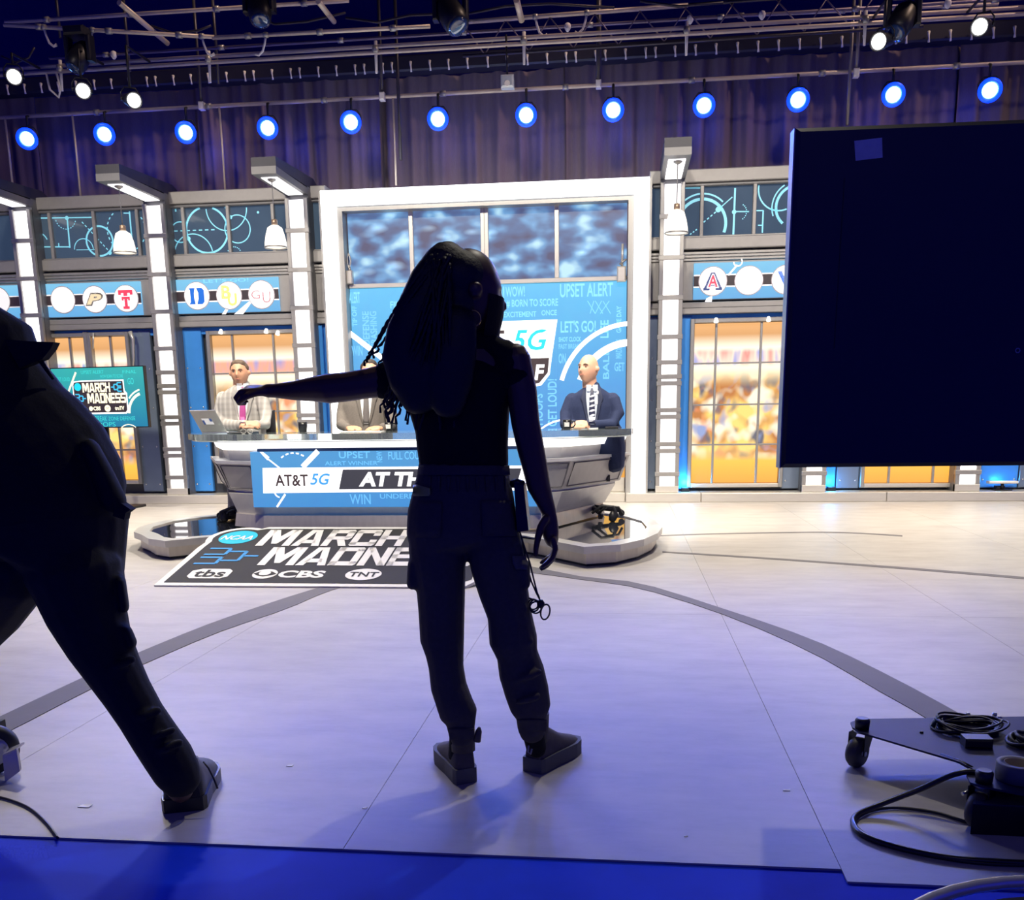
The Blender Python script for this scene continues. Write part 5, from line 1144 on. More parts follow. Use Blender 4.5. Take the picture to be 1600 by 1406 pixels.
for pts_ in ([(719, 1130, -.03, 17), (719, 1155, .0, 17), (716, 1180, .03, 16)], [(831, 1125, .045, 18), (834, 1148, .06, 17), (838, 1168, .08, 16)]): mb = MB(); F.c(mb, pts_); mb.build('sock', BLKC, wo)
g = MB(); g.tube([F.p(745, 1158, -.05), F.p(748, 1142, -.05), F.p(749, 1136, -.05)], [.012, .01, .004], 8); g.build('heel_tab', SHOEU, wo)
g = MB(); g.tube([F.p(826, 1165, .0), F.p(825, 1175, .0), F.p(829, 1178, .0), F.p(831, 1170, .0)], .003, 6); g.build('heel_loop', mat('pale_loop', (.35, .33, .3), .6), wo)
# hair: cap, top knot and falling braids
mb = MB()
for (x_, y_, dy, r) in ((718, 438, -.03, 46), (733, 440, .02, 37), (705, 425, -.03, 40), (700, 405, -.03, 27), (690, 422, -.05, 32), (716, 470, -.045, 36)):
    p_ = F.p(x_, y_, dy); r *= MPP(p_); mb.lathe([(r*math.sin(PI*i/10), -r*math.cos(PI*i/10)) for i in range(1, 10)], p_, (0, 0, 1), 16)
F.c(mb, [(694, 408, -.05, 30), (676, 440, -.08, 36, 26), (664, 480, -.10, 42, 26), (652, 520, -.11, 48, 26), (648, 560, -.115, 52, 26), (652, 600, -.115, 44, 24), (655, 630, -.11, 28, 18)])
F.c(mb, [(712, 500, -.10, 34, 22), (706, 550, -.12, 40, 22), (702, 600, -.125, 36, 20), (700, 640, -.12, 24, 14)])
hair = fuse(mb, 'hair', HAIR, wo, .007, 4)
random.seed(5)
ends = [(566, 572), (572, 566), (584, 560), (592, 575)]+[(596+random.uniform(-4, 10), 600+random.uniform(30, 62)) for _ in range(8)]+[(618+random.uniform(-8, 16), 640+random.uniform(-10, 26)) for _ in range(7)]+[(650+random.uniform(-15, 60), 645+random.uniform(-25, 30)) for _ in range(17)]
for e_i, (ex, ey) in enumerate(ends):
    sx, sy = 688+random.uniform(-14, 16), 408+random.uniform(-14, 14)
    mx, my = (sx*.45+ex*.55)+random.uniform(-5, 5)-(4 if e_i < 4 else 0), (sy*.5+ey*.5)-(8 if e_i < 12 else 0)
    pts_ = []; rs = []; n = 44
    for i in range(n+1):
        t_ = i/n; x_ = (1-t_)**2*sx+2*t_*(1-t_)*mx+t_*t_*ex; y_ = (1-t_)**2*sy+2*t_*(1-t_)*my+t_*t_*ey
        wv = math.sin(t_*9+e_i)*2.5*t_; dy = -.085-.06*math.sin(PI*min(1, t_*1.1))-.01*(e_i % 3)
        if ex < 600: dy += .05*t_
        pts_.append(F.p(x_+wv+(3*math.sin(i*1.9) if t_ > .85 and e_i < 14 else 0), y_, dy)); rs.append((.0062+.0018*math.sin(i*2.2))*(1-.45*t_))
    MB().tube(pts_, rs, 6).build('braid', HAIR, wo)
tree = bvh(body)
g = MB(); c = F.p(738, 498, -.085); g.tube([c+(RT*math.cos(a)+UP*math.sin(a)).normalized()*13*MPP(c) for a in [2*PI*i/28 for i in range(28)]], .0022, 6, True); g.build('hoop_earring', mat('dull_gold', (.4, .28, .12), .3, .9), wo)
mk = MB(); cen_ = HL(0, .62, -.42); 
for i in range(9):
    a = -1.25+2.5*i/8
    for j in range(6):
        z = -.02-.92*j/5; r_x = .70-.16*(j/5); d_ = .83+.06*math.sin(PI*min(1, (j+.7)/4.5))
        mk.v.append(HL(r_x*math.sin(a), d_*math.cos(a)*(1.02), z))
for i in range(8):
    for j in range(5): a = i*6+j; mk.f.append((a, a+1, a+7, a+6)); mk.sm.append(True)
mk.build('face_mask', BLKC, wo)
# things she carries
bpk = thing('belt_pack', 'black radio pack clipped at the right hip of woman pointing', 'radio pack', F.p(812, 800, -.02))
p0, p1 = F.p(800, 758, .0), F.p(826, 831, .0); g = MB(); A_ = [F.p(803, 757, -.03), F.p(818, 757, -.03), F.p(826, 829, -.03), F.p(808, 831, -.03)]; g.prism(A_, (0, .075, 0)); g.build('pack_body', BLACKP, bpk)
g = MB(); g.tube([F.p(800, 756, -.01), F.p(808, 754, -.02), F.p(817, 757, -.01)], .012, 8); g.build('pack_clip', BLACKP, bpk)
cab = [(812, 830), (818, 850), (828, 880), (834, 905), (839, 925), (843, 935)]
g = MB(); g.tube([F.p(x_, y_, -.03) for x_, y_ in cab], .0028, 6); g.tube([F.p(x_, y_, -.028) for x_, y_ in ((816, 842), (822, 880), (830, 908), (838, 926), (845, 940))], .0028, 6)
for q_, (cx_, cy_, rx_, ry_, tl2) in enumerate(((835, 946, 7, 9, 0), (837, 949, 9, 9, .4), (833, 944, 8, 8, .8), (852, 956, 7, 12, .2))):
    g.tube([F.p(cx_+rx_*math.cos(a)*math.cos(tl2)-ry_*math.sin(a)*math.sin(tl2), cy_+rx_*math.cos(a)*math.sin(tl2)+ry_*math.sin(a)*math.cos(tl2), -.03+.004*q_) for a in [2*PI*i/20 for i in range(20)]], .0026, 6, True)
g.tube([F.p(826, 934, -.03), F.p(834, 937, -.03), F.p(844, 940, -.03)], .0028, 6)
g.build('coiled_cable', CABLE, bpk); MB().lathe([(.004, -.012), (.011, -.006), (.012, .004), (.006, .014)], F.p(845, 944, -.03), (0, 0, 1), 10).build('cable_tie', CABLE, bpk)
yc = thing('pocket_card', 'yellow-green card sticking out of the left back pocket of woman', 'card', F.p(658, 766, -.1))
pc = conform('card', [(757, 646, 651), (763, 645, 672), (771, 644.5, 672.5), (775, 646, 671)], bvh(pants), mat('lime_card', (.42, .42, .10), .5), yc, .010, .004, 6)
# ------------------------------------------------------------------ dark striding figure at the left edge
b0 = G(200, 1272); lm = thing('person', 'person in dark jacket striding at the left picture edge', 'person', b0)
Q = PX(2.48)
mb = MB()
Q.c(mb, [(-70, 430, 0, 55, 60), (-60, 500, 0, 34, 36)])
head(mb, Q.p(-78, 400, 0), .24, (-.6, .8, 0))
Q.c(mb, [(-74, 530, 0, 76, 56), (-40, 620, 0, 90, 66), (30, 740, 0, 100, 70), (66, 800, 0, 84, 50)])
Q.c(mb, [(120, 900, 0, 52), (160, 1010, 0, 40), (212, 1110, 0, 30), (262, 1190, .0, 22), (282, 1235, .0, 20)])
Q.c(mb, [(20, 900, .05, 52), (-60, 1000, .15, 40), (-120, 1100, .2, 30), (-160, 1190, .2, 22), (-165, 1215, .2, 20)])
Q.c(mb, [(-110, 560, .05, 34), (-150, 660, .2, 28), (-190, 730, .35, 20), (-200, 745, .38, 14)]); Q.c(mb, [(-10, 580, .1, 34), (0, 680, .3, 28), (-40, 740, .45, 18)])
hand(mb, Q.p(-200, 745, .38), V((-.3, .6, -.5)), V((-.5, -.3, .5)), L=.17, curl=.5); hand(mb, Q.p(-40, 740, .45), V((-.6, .5, -.1)), V((0, -.4, .9)), L=.17, curl=.5)
lb = fuse(mb, 'body', SK_D, lm, .007, 3)
mb = MB()
Q.c(mb, [(-78, 492, 0, 62, 60), (-62, 524, 0, 104, 72), (-52, 580, 0, 112, 80), (-36, 620, 0, 119, 84), (-16, 660, 0, 124, 86), (12, 695, 0, 130, 88), (40, 730, 0, 134, 90), (60, 765, 0, 132, 90), (72, 793, 0, 126, 88)], 22)
Q.c(mb, [(-115, 550, .05, 44), (-150, 650, .18, 38), (-185, 720, .33, 28)]); Q.c(mb, [(-6, 585, .1, 46), (0, 680, .3, 38), (-30, 735, .42, 26)])
Q.c(mb, [(140, 700, -.02, 15, 30), (160, 740, -.02, 17, 30), (178, 783, -.02, 20, 30)])
hm = MB()
for dx_, dy_, r_ in ((0, -12, 66), (8, 10, 62), (-14, 4, 62)):
    p_ = Q.p(-78+dx_, 392+dy_, -.02); r_ *= MPP(p_); hm.lathe([(r_*math.sin(PI*i/10), -r_*math.cos(PI*i/10)) for i in range(1, 10)], p_, (0, 0, 1), 16)
fuse(hm, 'hair', HAIR, lm, .01, 3)
jk = fuse(mb, 'jacket', mat('black_jacket', (.010, .010, .012), .8, 0, .25, 60, .12, spec=.25), lm, .007, 3)
g = MB(); g.prism([Q.p(4, 530, -.03), Q.p(44, 533, -.02), Q.p(84, 534.5, -.01), Q.p(79, 545, -.01), Q.p(66, 561, -.02), Q.p(30, 575, -.03)], (0, .03, 0)); g.build('collar_flap', MATS['black_jacket'], lm)
g = MB(); g.tube([Q.p(60, 558, -.01), Q.p(72, 576, .0), Q.p(83, 592, .02)], [.007, .006, .004], 6); g.build('collar_strap', MATS['black_jacket'], lm)
g = MB(); g.prism([Q.p(180, 780, -.05), Q.p(204, 796, -.04), Q.p(196, 802, -.04), Q.p(194, 812, -.04), Q.p(176, 806, -.05)], (0, .03, 0)); g.build('jacket_hem_corner', MATS['black_jacket'], lm)
mb = MB()
Q.c(mb, [(70, 800, 0, 124, 84), (72, 850, 0, 119, 84), (78, 868, 0, 112, 76), (60, 890, 0, 60, 40), (50, 900, 0, 24, 20)], 20)
Q.c(mb, [(116, 890, 0, 74, 72), (128, 930, 0, 66, 66), (136, 960, 0, 60, 60), (156, 1008, 0, 50, 52), (178, 1048, 0, 43, 46), (198, 1082, 0, 38.5, 42), (220, 1118, 0, 36, 40), (242, 1152, 0, 37, 40), (264, 1184, 0, 38, 38), (276, 1206, 0, 36, 36), (280, 1214, 0, 34, 34)])
Q.c(mb, [(10, 880, .02, 74, 72), (-30, 950, .08, 62, 62), (-80, 1020, .15, 46, 48), (-130, 1110, .2, 38, 40), (-160, 1190, .2, 36, 36)])
Q.c(mb, [(188, 905, 0, 8, 30), (193, 948, 0, 9, 30)]); Q.c(mb, [(196, 985, 0, 10, 22), (203, 1004, 0, 11, 24)])
for a, b, r in (((206, 1030), (165, 1048), 7), ((246, 1110), (205, 1128), 7), ((280, 1160), (240, 1178), 7), ((270, 1140), (232, 1156), 6)): Q.c(mb, [(a[0], a[1], -.04, r, r), ((a[0]+b[0])/2, (a[1]+b[1])/2, -.068, r, r), (b[0], b[1], -.06, r*.5, r*.5)])
fuse(mb, 'trousers', mat('black_trousers', (.012, .012, .014), .8, 0, .25, 60, .12, spec=.3), lm, .007, 3)
h_ = G(282, 1268); SB = mat('black_leather', (.008, .008, .010), .45)
sh_ = shoe(lm, (h_.x+.012, h_.y+.0, 0), (-.30, .95), .32, SB, mat('black_rubber', (.012, .012, .012), .35), .135, collar=.0, wsc=1.45)
h2 = G(-165, 1232); shoe(lm, (h2.x, h2.y+.2, 0), (-.6, .8), .3, SB, MATS['black_rubber'], .12)
g = MB(); g.tube([Q.p(318, 1190, .05), Q.p(326, 1200, .04), Q.p(334, 1216, .03), Q.p(340, 1232, .02)], .003, 6); g.build('shoe_lace', CABLE, sh_)

# ------------------------------------------------------------------ three men at the desk
DK = mat('dark_eye', (.03, .02, .015), .3); LIP = mat('lip_rose', (.42, .16, .12), .5); BROW = mat('brown_brow', (.12, .07, .045), .7)
CHAIRM = mat('black_chair_fabric', (.012, .012, .016), .6)
def man(lab, o, Yp, hc_, hh_px, face, up, suit, shirt_m, tie_m, skin, arms, sh, hairm=None, brow=True, tilt=0, tie_w=6, stripes=None, hem=None, cx=0, lx=0):
    """o: torso centre x px; sh: (left x, right x, y) shoulders px; arms: two chains px + hand spec"""
    M_ = PX(Yp); base = M_.p(o, 720); t = thing('person', lab, 'person', (base.x, Yp, ZP), 'people seated at the news desk')
    hcw = M_.p(hc_[0], hc_[1], 0); hh = hh_px*MPP(hcw); mb = MB(); HLc = head(mb, hcw, hh, face, up)
    ny = sh[2]-4
    M_.c(mb, [(hc_[0]+1, hc_[1]+hh_px*.26, .03, 11, 12), (o*.4+hc_[0]*.6, ny-2, .03, 12, 12), (o, ny+8, .03, 14, 11)])
    M_.c(mb, [(o, sh[2]+20, .02, 22, 12), (o, 650, .02, 28, 15), (o, 690, .02, 26, 16), (o, 725, .0, 26, 18)])
    for k in (-1, 1): M_.c(mb, [(o+k*11, 722, .0, 13, 13), (o+lx*.6+k*12, 735, -.10, 11, 11), (o+lx+k*12, 742, -.18, 10, 10)]); M_.c(mb, [(o+lx+k*12, 744, -.18, 10, 10), (o+lx+k*11, 780, -.06, 8, 8), (o+lx+k*11, 800, .0, 7, 7)])
    for ch, hs in arms:
        M_.c(mb, ch)
        w_ = M_.p(*ch[-1][:3]); hand(mb, w_, V(hs[0]), V(hs[1]), L=.18, curl=hs[2], thumb=hs[3])
    bd_ = fuse(mb, 'body', skin, t, .0075, 2)
    mb = MB()
    M_.c(mb, [(o, sh[2]-7, .03, 14, 12), (o, sh[2]-2, .025, 22, 15), (o, sh[2]+5, .02, (sh[1]-sh[0])/2-7, 17), (o, sh[2]+12, .02, (sh[1]-sh[0])/2-2, 18), (o, sh[2]+22, .02, (sh[1]-sh[0])/2, 20), (o, 655, .02, (sh[1]-sh[0])/2-1, 21), (o, 685, .02, (sh[1]-sh[0])/2-2, 22), (o+cx, 715, .02, (sh[1]-sh[0])/2-2, 22)], 18)
    for ch, hs in arms: M_.c(mb, [(x_, y_, d_, r_+2.6) for x_, y_, d_, r_ in [q_[:4] for q_ in ch[:-1]]]+[(*(ch[-2][i]*.25+ch[-1][i]*.75 for i in range(3)), ch[-1][3]+2.6)])
    if hem: M_.c(mb, hem)
    jk_ = fuse(mb, 'suit_jacket', suit, t, .009, 3)
    mb = MB()
    M_.c(mb, [(o, 716, .0, 28, 20), (o, 730, .0, 28, 19)])
    for k in (-1, 1): M_.c(mb, [(o+k*12, 724, .0, 15, 15), (o+lx*.6+k*13, 735, -.10, 13, 13), (o+lx+k*13, 742, -.18, 12, 12)]); M_.c(mb, [(o+lx+k*13, 744, -.18, 12, 12), (o+lx+k*12, 780, -.06, 11, 11), (o+lx+k*12, 797, .0, 11, 11)])
    fuse(mb, 'trousers', suit, t, .012, 2)
    for k in (-1, 1):
        p_ = M_.p(o+lx+k*12, 800, .0); shoe(t, (p_.x, p_.y+.06, 0), (0, -1), .3, SB, MATS['black_rubber'], .1)
    for ob in [x_ for x_ in t.children if x_.name.startswith('shoe')]: ob.location.z += ZP
    tr_ = bvh(jk_, bd_); zt_ = sh[2]
    top = zt_-9; ww = tie_w
    conform('shirt_front', [(top, o-9, o+9), (zt_-1, o-10, o+10), (zt_+14, o-9, o+9), (zt_+32, o-7, o+7), (zt_+50, o-3.5, o+3.5)], tr_, shirt_m, t, .006, .006, 8)
    conform('shirt_collar', [(top-3, o-9, o-1), (top+3, o-9, o-1), (top+8, o-8, o-3)], tr_, shirt_m, t, .016, .008, 4); conform('shirt_collar', [(top-3, o+1, o+9), (top+3, o+1, o+9), (top+8, o+3, o+8)], tr_, shirt_m, t, .016, .008, 4)
    tie = conform('necktie', [(top+2, o-3, o+3), (top+8, o-2.2, o+2.2), (zt_+12, o-ww*.42, o+ww*.42), (zt_+34, o-ww*.55, o+ww*.55), (zt_+49, o-ww*.5, o+ww*.5)], tr_, tie_m, t, .016, .008, 4)
    if stripes:
        for i in range(6):
            y_ = zt_+4+i*7.5; conform('tie_stripe', [(y_, o+.5, o+ww*.5), (y_+2.4, o-ww*.5, o+ww*.5), (y_+4.0, o-ww*.5, o-.5)], tr_, stripes, tie, .020, .004, 3, 2)
    lapel = mat(suit.name+'_lapel', tuple(c_*.8 for c_ in SUITC[suit.name]), .8)
    for k in (-1, 1): conform('lapel', [(zt_-6, *sorted((o+k*9, o+k*13))), (zt_+10, *sorted((o+k*9.5, o+k*18))), (zt_+16, *sorted((o+k*9, o+k*15))), (zt_+34, *sorted((o+k*7, o+k*11))), (zt_+52, *sorted((o+k*3.5, o+k*5)))], tr_, lapel, t, .012, .007, 4)
    # face pieces
    for k in (-1, 1):
        e = HLc(k*.26, .70, .06); g = MB(); r_ = .05*hh/2; g.lathe([(r_*.4, -r_*.8), (r_, -r_*.2), (r_*.9, r_*.3), (r_*.3, r_*.7)], e, (e-hcw).normalized(), 10); g.build('eye', DK, t)
        if brow: g = MB(); g.tube([HLc(k*.13, .80, .21), HLc(k*.27, .79, .25), HLc(k*.41, .68, .20)], [.004, .005, .003], 6); g.build('eyebrow', BROW, t)
    g = MB(); g.tube([HLc(-.17, .80, -.48), HLc(0, .88, -.49), HLc(.17, .80, -.48)], [.003, .006, .003], 6); g.build('mouth', LIP, t)
    if hairm:
        mb = MB(); h2 = hh/2
        for (a, b, c_, r_) in ((0, -.06, .40, .655), (0, -.28, .3, .62), (.3, -.05, .36, .44), (-.3, -.05, .36, .44), (0, .26, .66, .36), (.2, .22, .62, .34), (-.2, .22, .62, .34), (.42, -.1, .1, .28), (-.42, -.1, .1, .28), (0, -.45, -.05, .4)):
            mb.lathe([(r_*h2*math.sin(PI*i/8), -r_*h2*math.cos(PI*i/8)) for i in range(1, 8)], HLc(a, b, c_), (0, 0, 1), 12)
        fuse(mb, 'hair', hairm, t, .008, 3)
    # swivel chair behind
    ch_ = thing('swivel_chair', 'black swivel chair under '+lab.split(' at ')[0].split(' with ')[0], 'chair', (base.x, Yp+.1, ZP), 'chairs at the news desk')
    xc_ = base.x; zs_ = M_.p(o, 742, 0).z
    MB().bbox(xc_-.19, xc_+.17, Yp-.04, Yp+.28, zs_-.06, zs_, .02).build('seat', CHAIRM, ch_); MB().bbox(xc_-.25, xc_+.25, Yp+.24, Yp+.30, zs_+.08, zs_+.62, .03).build('backrest', CHAIRM, ch_)
    MB().tube([(xc_, Yp+.05, ZP+.05), (xc_, Yp+.05, zs_-.06)], .03, 10).build('gas_lift', BLACKM, ch_); MB().tube([(xc_, Yp+.22, zs_-.05), (xc_, Yp+.33, zs_), (xc_, Yp+.31, zs_+.2)], .02, 8).build('back_bracket', BLACKM, ch_)
    for i in range(5): a = 2*PI*i/5; MB().tube([(xc_, Yp+.05, ZP+.09), (xc_+.28*math.cos(a), Yp+.05+.28*math.sin(a), ZP+.05)], [.025, .018], 8).build('base_arm', BLACKM, ch_); MB().lathe([(.03, -.015), (.03, .015)], (xc_+.28*math.cos(a), Yp+.05+.28*math.sin(a), ZP+.03), (-math.sin(a), math.cos(a), 0), 12).build('caster', BLACKP, ch_)
    return t, jk_, bd_, HLc, tr_
SUITC = {}
def suitm(n, c, **k): SUITC[n] = c; return mat(n, c, .85, 0, .2, 80, .08, spec=.2, **k)
def plaid():
    m = suitm('grey_plaid_wool', (.40, .385, .37)); nt = m.node_tree; b = nt.nodes['Principled BSDF']; g, s = pos_axes(nt)
    w1 = nt.nodes.new('ShaderNodeTexWave'); w1.inputs['Scale'].default_value = 6; w1.bands_direction = 'X'; nt.links.new(g.outputs['Position'], w1.inputs['Vector'])
    w2 = nt.nodes.new('ShaderNodeTexWave'); w2.inputs['Scale'].default_value = 6; w2.bands_direction = 'Z'; nt.links.new(g.outputs['Position'], w2.inputs['Vector'])
    r1 = ramp(nt, [(.0, (.34, .325, .31)), (.8, (.40, .385, .37)), (.95, (.47, .455, .44))]); nt.links.new(w1.outputs['Fac'], r1.inputs[0]); r2 = ramp(nt, [(.0, (.88, .88, .88)), (.9, (1, 1, 1)), (.97, (1.0, .98, .96))]); nt.links.new(w2.outputs['Fac'], r2.inputs[0])
    nt.links.new(mixc(nt, 1.0, r1.outputs[0], r2.outputs[0], 'MULTIPLY'), b.inputs['Base Color']); return m
WSH = mat('white_shirt', (.78, .77, .78), .7); LSH = mat('pale_blue_shirt', (.6, .68, .8), .7)
YM = 9.02
man('man in grey plaid jacket and pink tie at the desk left', 379, YM, (374.5, 583), 41, (.12, -1, .02), (-.05, 0, 1), plaid(), WSH, mat('pink_silk', (.45, .07, .28), .5), SK_M,
    [([(349, 622, .02, 8.5), (344, 645, -.02, 7.5), (352, 664, -.12, 6.5), (378, 664, -.30, 5), (384, 662.5, -.36, 4.5)], ((1, -.3, .05), (-.2, -.5, .8), .55, 1)), ([(409, 622, .02, 8.5), (415, 645, -.02, 7.5), (414, 663, -.12, 6.5), (402, 664, -.30, 5), (398, 663, -.36, 4.5)], ((-1, -.3, .1), (.2, -.5, .8), .6, -1))],
    (342, 417, 611), hairm=mat('short_brown_hair', (.10, .065, .045), .7, 0, .3, 90), tie_w=9)
man('man in dark grey-brown suit behind the pointing arm at the desk middle', 572, YM, (578, 582), 41, (.3, -1, 0), (0, 0, 1), suitm('taupe_wool', (.135, .12, .11)), WSH, mat('dark_grey_silk', (.10, .09, .09), .5), SK_M,
    [([(541, 622, .02, 8.5), (536, 645, -.02, 7.5), (534, 664, -.10, 6.5), (541, 668, -.3, 5), (544, 668, -.34, 4.5)], ((.9, -.5, -.02), (0, -.2, 1), .25, 1)), ([(603, 622, .02, 8.5), (610, 645, -.02, 7.5), (612, 664, -.10, 6.5), (600, 668, -.3, 5), (597, 668, -.34, 4.5)], ((-.9, -.5, -.02), (0, -.2, 1), .25, -1))],
    (536, 610, 612), hairm=mat('dark_hair', (.03, .02, .018), .7, 0, .3, 90), tie_w=9)
t, jk_, bd_, HLc, tr_ = man('bald man in navy suit and striped tie at the desk right end', 925, YM, (919.5, 577), 45, (-.55, -.84, .12), (0, .05, 1), suitm('navy_wool', (.025, .035, .085)), LSH, mat('navy_silk', (.02, .025, .07), .5), SK_L,
    [([(894, 625, .02, 9), (885, 646, -.02, 8), (884, 663, -.10, 7), (894, 663, -.3, 5), (897, 662, -.36, 4.5)], ((1, -.3, .05), (-.2, -.5, .8), .6, 1)), ([(957, 625, .02, 9.5), (965, 646, -.02, 8.5), (955, 664, -.10, 7), (922, 664, -.3, 5), (916, 663, -.36, 4.5)], ((-1, -.2, .1), (.2, -.5, .8), .6, -1))],
    (887, 964, 613), tie_w=9, lx=-34, brow=True, stripes=mat('silver_stripe', (.6, .62, .7), .5), hem=[(950, 680, .02, 26, 24), (956, 705, .02, 22, 26), (960, 722, .02, 17, 24)])
conform('pocket_square', [(626.5, 932, 937), (630, 930, 940), (632, 930.5, 939)], tr_, WSH, t, .010, .005, 4); conform('lapel_pin', [(610, 932, 935), (613, 931.5, 935.5), (616, 932, 935)], tr_, WSH, t, .012, .005, 3)
# ------------------------------------------------------------------ big black monitor on a rolling stand (back view)
MBK = mat('black_monitor_back', (.010, .010, .020), .42, 0, .25, 4, coat=.15)
YV = 3.0; a = math.radians(2.0); c0 = V((.475, YV, .97)); Um = V((math.cos(a), math.sin(a), 0)); Pm = Plane(c0, Um, (0, 0, 1)); mw, mh, dt = 1.72, .955, .055
ms_ = thing('rolling_monitor', 'huge black flat monitor seen from behind on a wheeled stand', 'monitor', (1.33, 3.0, 0))
def mq(pts, n0, d, name, m, par=ms_): g_ = MB(); g_.prism([Pm.p(u, v, n0) for u, v in pts], -Pm.N*d); return g_.build(name, m, par)
bv = .012
g = MB(); o8 = [(0, 0), (mw, 0), (mw, mh), (0, mh)]; i8 = [(bv, bv), (mw-bv, bv), (mw-bv, mh-bv), (bv, mh-bv)]
vs_ = [Pm.p(u, v, 0) for u, v in o8]+[Pm.p(u, v, bv) for u, v in i8]+[Pm.p(u, v, -dt) for u, v in o8]
g.add(vs_, [(4, 5, 6, 7)]+[(i, (i+1) % 4, 4+(i+1) % 4, 4+i) for i in range(4)]+[(8+i, 8+(i+1) % 4, (i+1) % 4, i) for i in range(4)]+[(11, 10, 9, 8)]); bk_ = g.build('back_shell', MBK, ms_)
mq([(-.004, -.002), (0, -.002), (0, mh+.002), (-.004, mh+.002)], .0, dt, 'edge_band', mat('grey_edge', (.24, .24, .27), .35, .6))
mq([(.012, .02), (mw-.012, .02), (mw-.012, mh-.02), (.012, mh-.02)], -dt, .002, 'front_glass', mat('monitor_glass', (.01, .01, .012), .08))
def mp(x_, y_): v = ray(x_, y_); t_ = (Pm.O-CAM).dot(Pm.N)/v.dot(Pm.N); p_ = CAM+v*t_-Pm.O; return p_.dot(Pm.U), p_.dot(Pm.V)
g = MB(); g_line(g, Pm, [mp(1318, 280), mp(1302, 545)], .0025, bv); g.build('seam', mat('seam_dark', (.004, .004, .01), .5), bk_)
u_, v_ = mp(1587, 548); g = MB(); g_arc(g, Pm, u_, v_, .006, .003, 0, 360, bv, 16); g.build('screw', TRIM, bk_)
tp_ = tag((lambda g_: (g_poly(g_, Pm, [mp(1333, 222), mp(1376, 217), mp(1377, 248), mp(1335, 253)], bv, .001), g_.build('tape_patch', mat('grey_masking_tape', (.62, .64, .62), .7, 0, .15, 40)))[1])(MB()), 'square patch of grey tape on the back of black monitor', 'tape')
# stand
zb = .125; PLATE = mat('blue_black_powder_coat', (.012, .013, .05), .5, .0, .15, 30, spec=.2)
pts_ = [G(1329, 1128, zb), G(1345, 1123, zb), G(1620, 1119, zb), G(1900, 1118, zb)]
fr = [G(1900, 1420, zb), G(1660, 1420, zb), G(1535, 1228, zb), G(1516, 1222, zb), G(1510, 1210, zb), G(1524, 1203, zb), G(1500, 1190, zb), G(1345, 1144, zb), G(1332, 1136, zb)]
g = MB(); g.prism([V((p_.x, p_.y, zb)) for p_ in pts_+[G(1900, 1240, zb)]+[G(1700, 1260, zb)]+fr[2:]], (0, 0, -.006)); g.build('base_plate', PLATE, ms_)
fl_ = G(1465, 1180, zb); f2 = G(1520, 1198, zb); g = MB(); g.tube([G(1470, 1180, zb-.004), G(1500, 1190, zb-.004), G(1518, 1200, zb-.004)], .007, 6); g.build('edge_reinforcement', BLACKM, ms_)
def caster(px_, py_, lab=None):
    p_ = G(px_, py_, zb); t = ms_
    c_ = MB().lathe([(.022, zb), (.024, zb+.028), (.018, zb+.036)], (p_.x, p_.y, 0), n=14).build('caster_bolt', BLACKP, t)
    MB().lathe([(.026, zb-.012), (.026, zb-.006)], (p_.x, p_.y, 0), n=14).build('caster_mount', SILVER, t)
    ax = V((.75, -.66, 0)).normalized(); d = V((-ax.y, ax.x, 0)); w_ = p_+d*-.022; w_.z = .05
    wh = MB().lathe([(.012, -.02), (.042, -.02), (.05, -.010), (.05, .010), (.042, .02), (.012, .02)], w_, ax, 22).build('caster_wheel', mat('grey_caster', (.05, .045, .04), .5), t)
    for k in (-1, 1):
        q0 = p_+ax*k*.026; g_ = MB(); A_ = [V((q0.x, q0.y, zb-.01))+d*.028, V((q0.x, q0.y, zb-.01))-d*.03, V((w_.x, w_.y, .045))+ax*k*.026-d*.012, V((w_.x, w_.y, .045))+ax*k*.026+d*.012]; g_.prism(A_, ax*k*.003); g_.build('caster_fork', BLACKM, t)
    MB().lathe([(.008, -.03), (.008, .03)], w_, ax, 10).build('axle', SILVER, wh)
caster(1347, 1138); caster(1537, 1222)
p_ = G(1440, 1145, zb); MB().lathe([(.006, zb), (.006, zb+.004), (.003, zb+.006)], (p_.x, p_.y, 0), n=10).build('plate_screw', BLACKP, ms_)
for x_, y_ in ((1512, 1118.5), (1554, 1118.5), (1561, 1124), (1526, 1124)): p_ = G(x_, y_, zb); MB().lathe([(.008, zb), (.008, zb+.008), (.005, zb+.012)], (p_.x, p_.y, 0), n=8).build('plate_bolt', SILVER, ms_)
for x_ in (1.46, 1.62): MB().box(x_-.03, x_+.03, 3.06, 3.12, zb-.006, 1.5).build('upright', BLACKM, ms_)
MB().box(1.4, 1.7, 3.08, 3.12, 1.3, 1.6).build('mount_plate', BLACKM, ms_)
# counterweight block under the near arm
w_ = G(1560, 1303, 0); cw = thing('weight_box', 'low black weight box on the floor under the stand arm', 'weight', (w_.x, w_.y, 0))
g = MB(); A_ = [G(1516, 1303), G(1640, 1309), G(1640, 1265), G(1520, 1270)]; A_ = [V((p_.x, p_.y, 0)) for p_ in A_]; g.prism(A_, (0, 0, .085)); g.build('box_body', BLACKM, cw); g = MB(); g.prism([p_+V((0, 0, .085)) for p_ in A_], (0, 0, .004)); g.build('box_lid', PLATE, cw)
p_ = G(1507, 1266); MB().tube([(p_.x-.01, p_.y, .05), (p_.x+.012, p_.y+.01, .055)], .006, 6).build('latch', BOLT, cw)
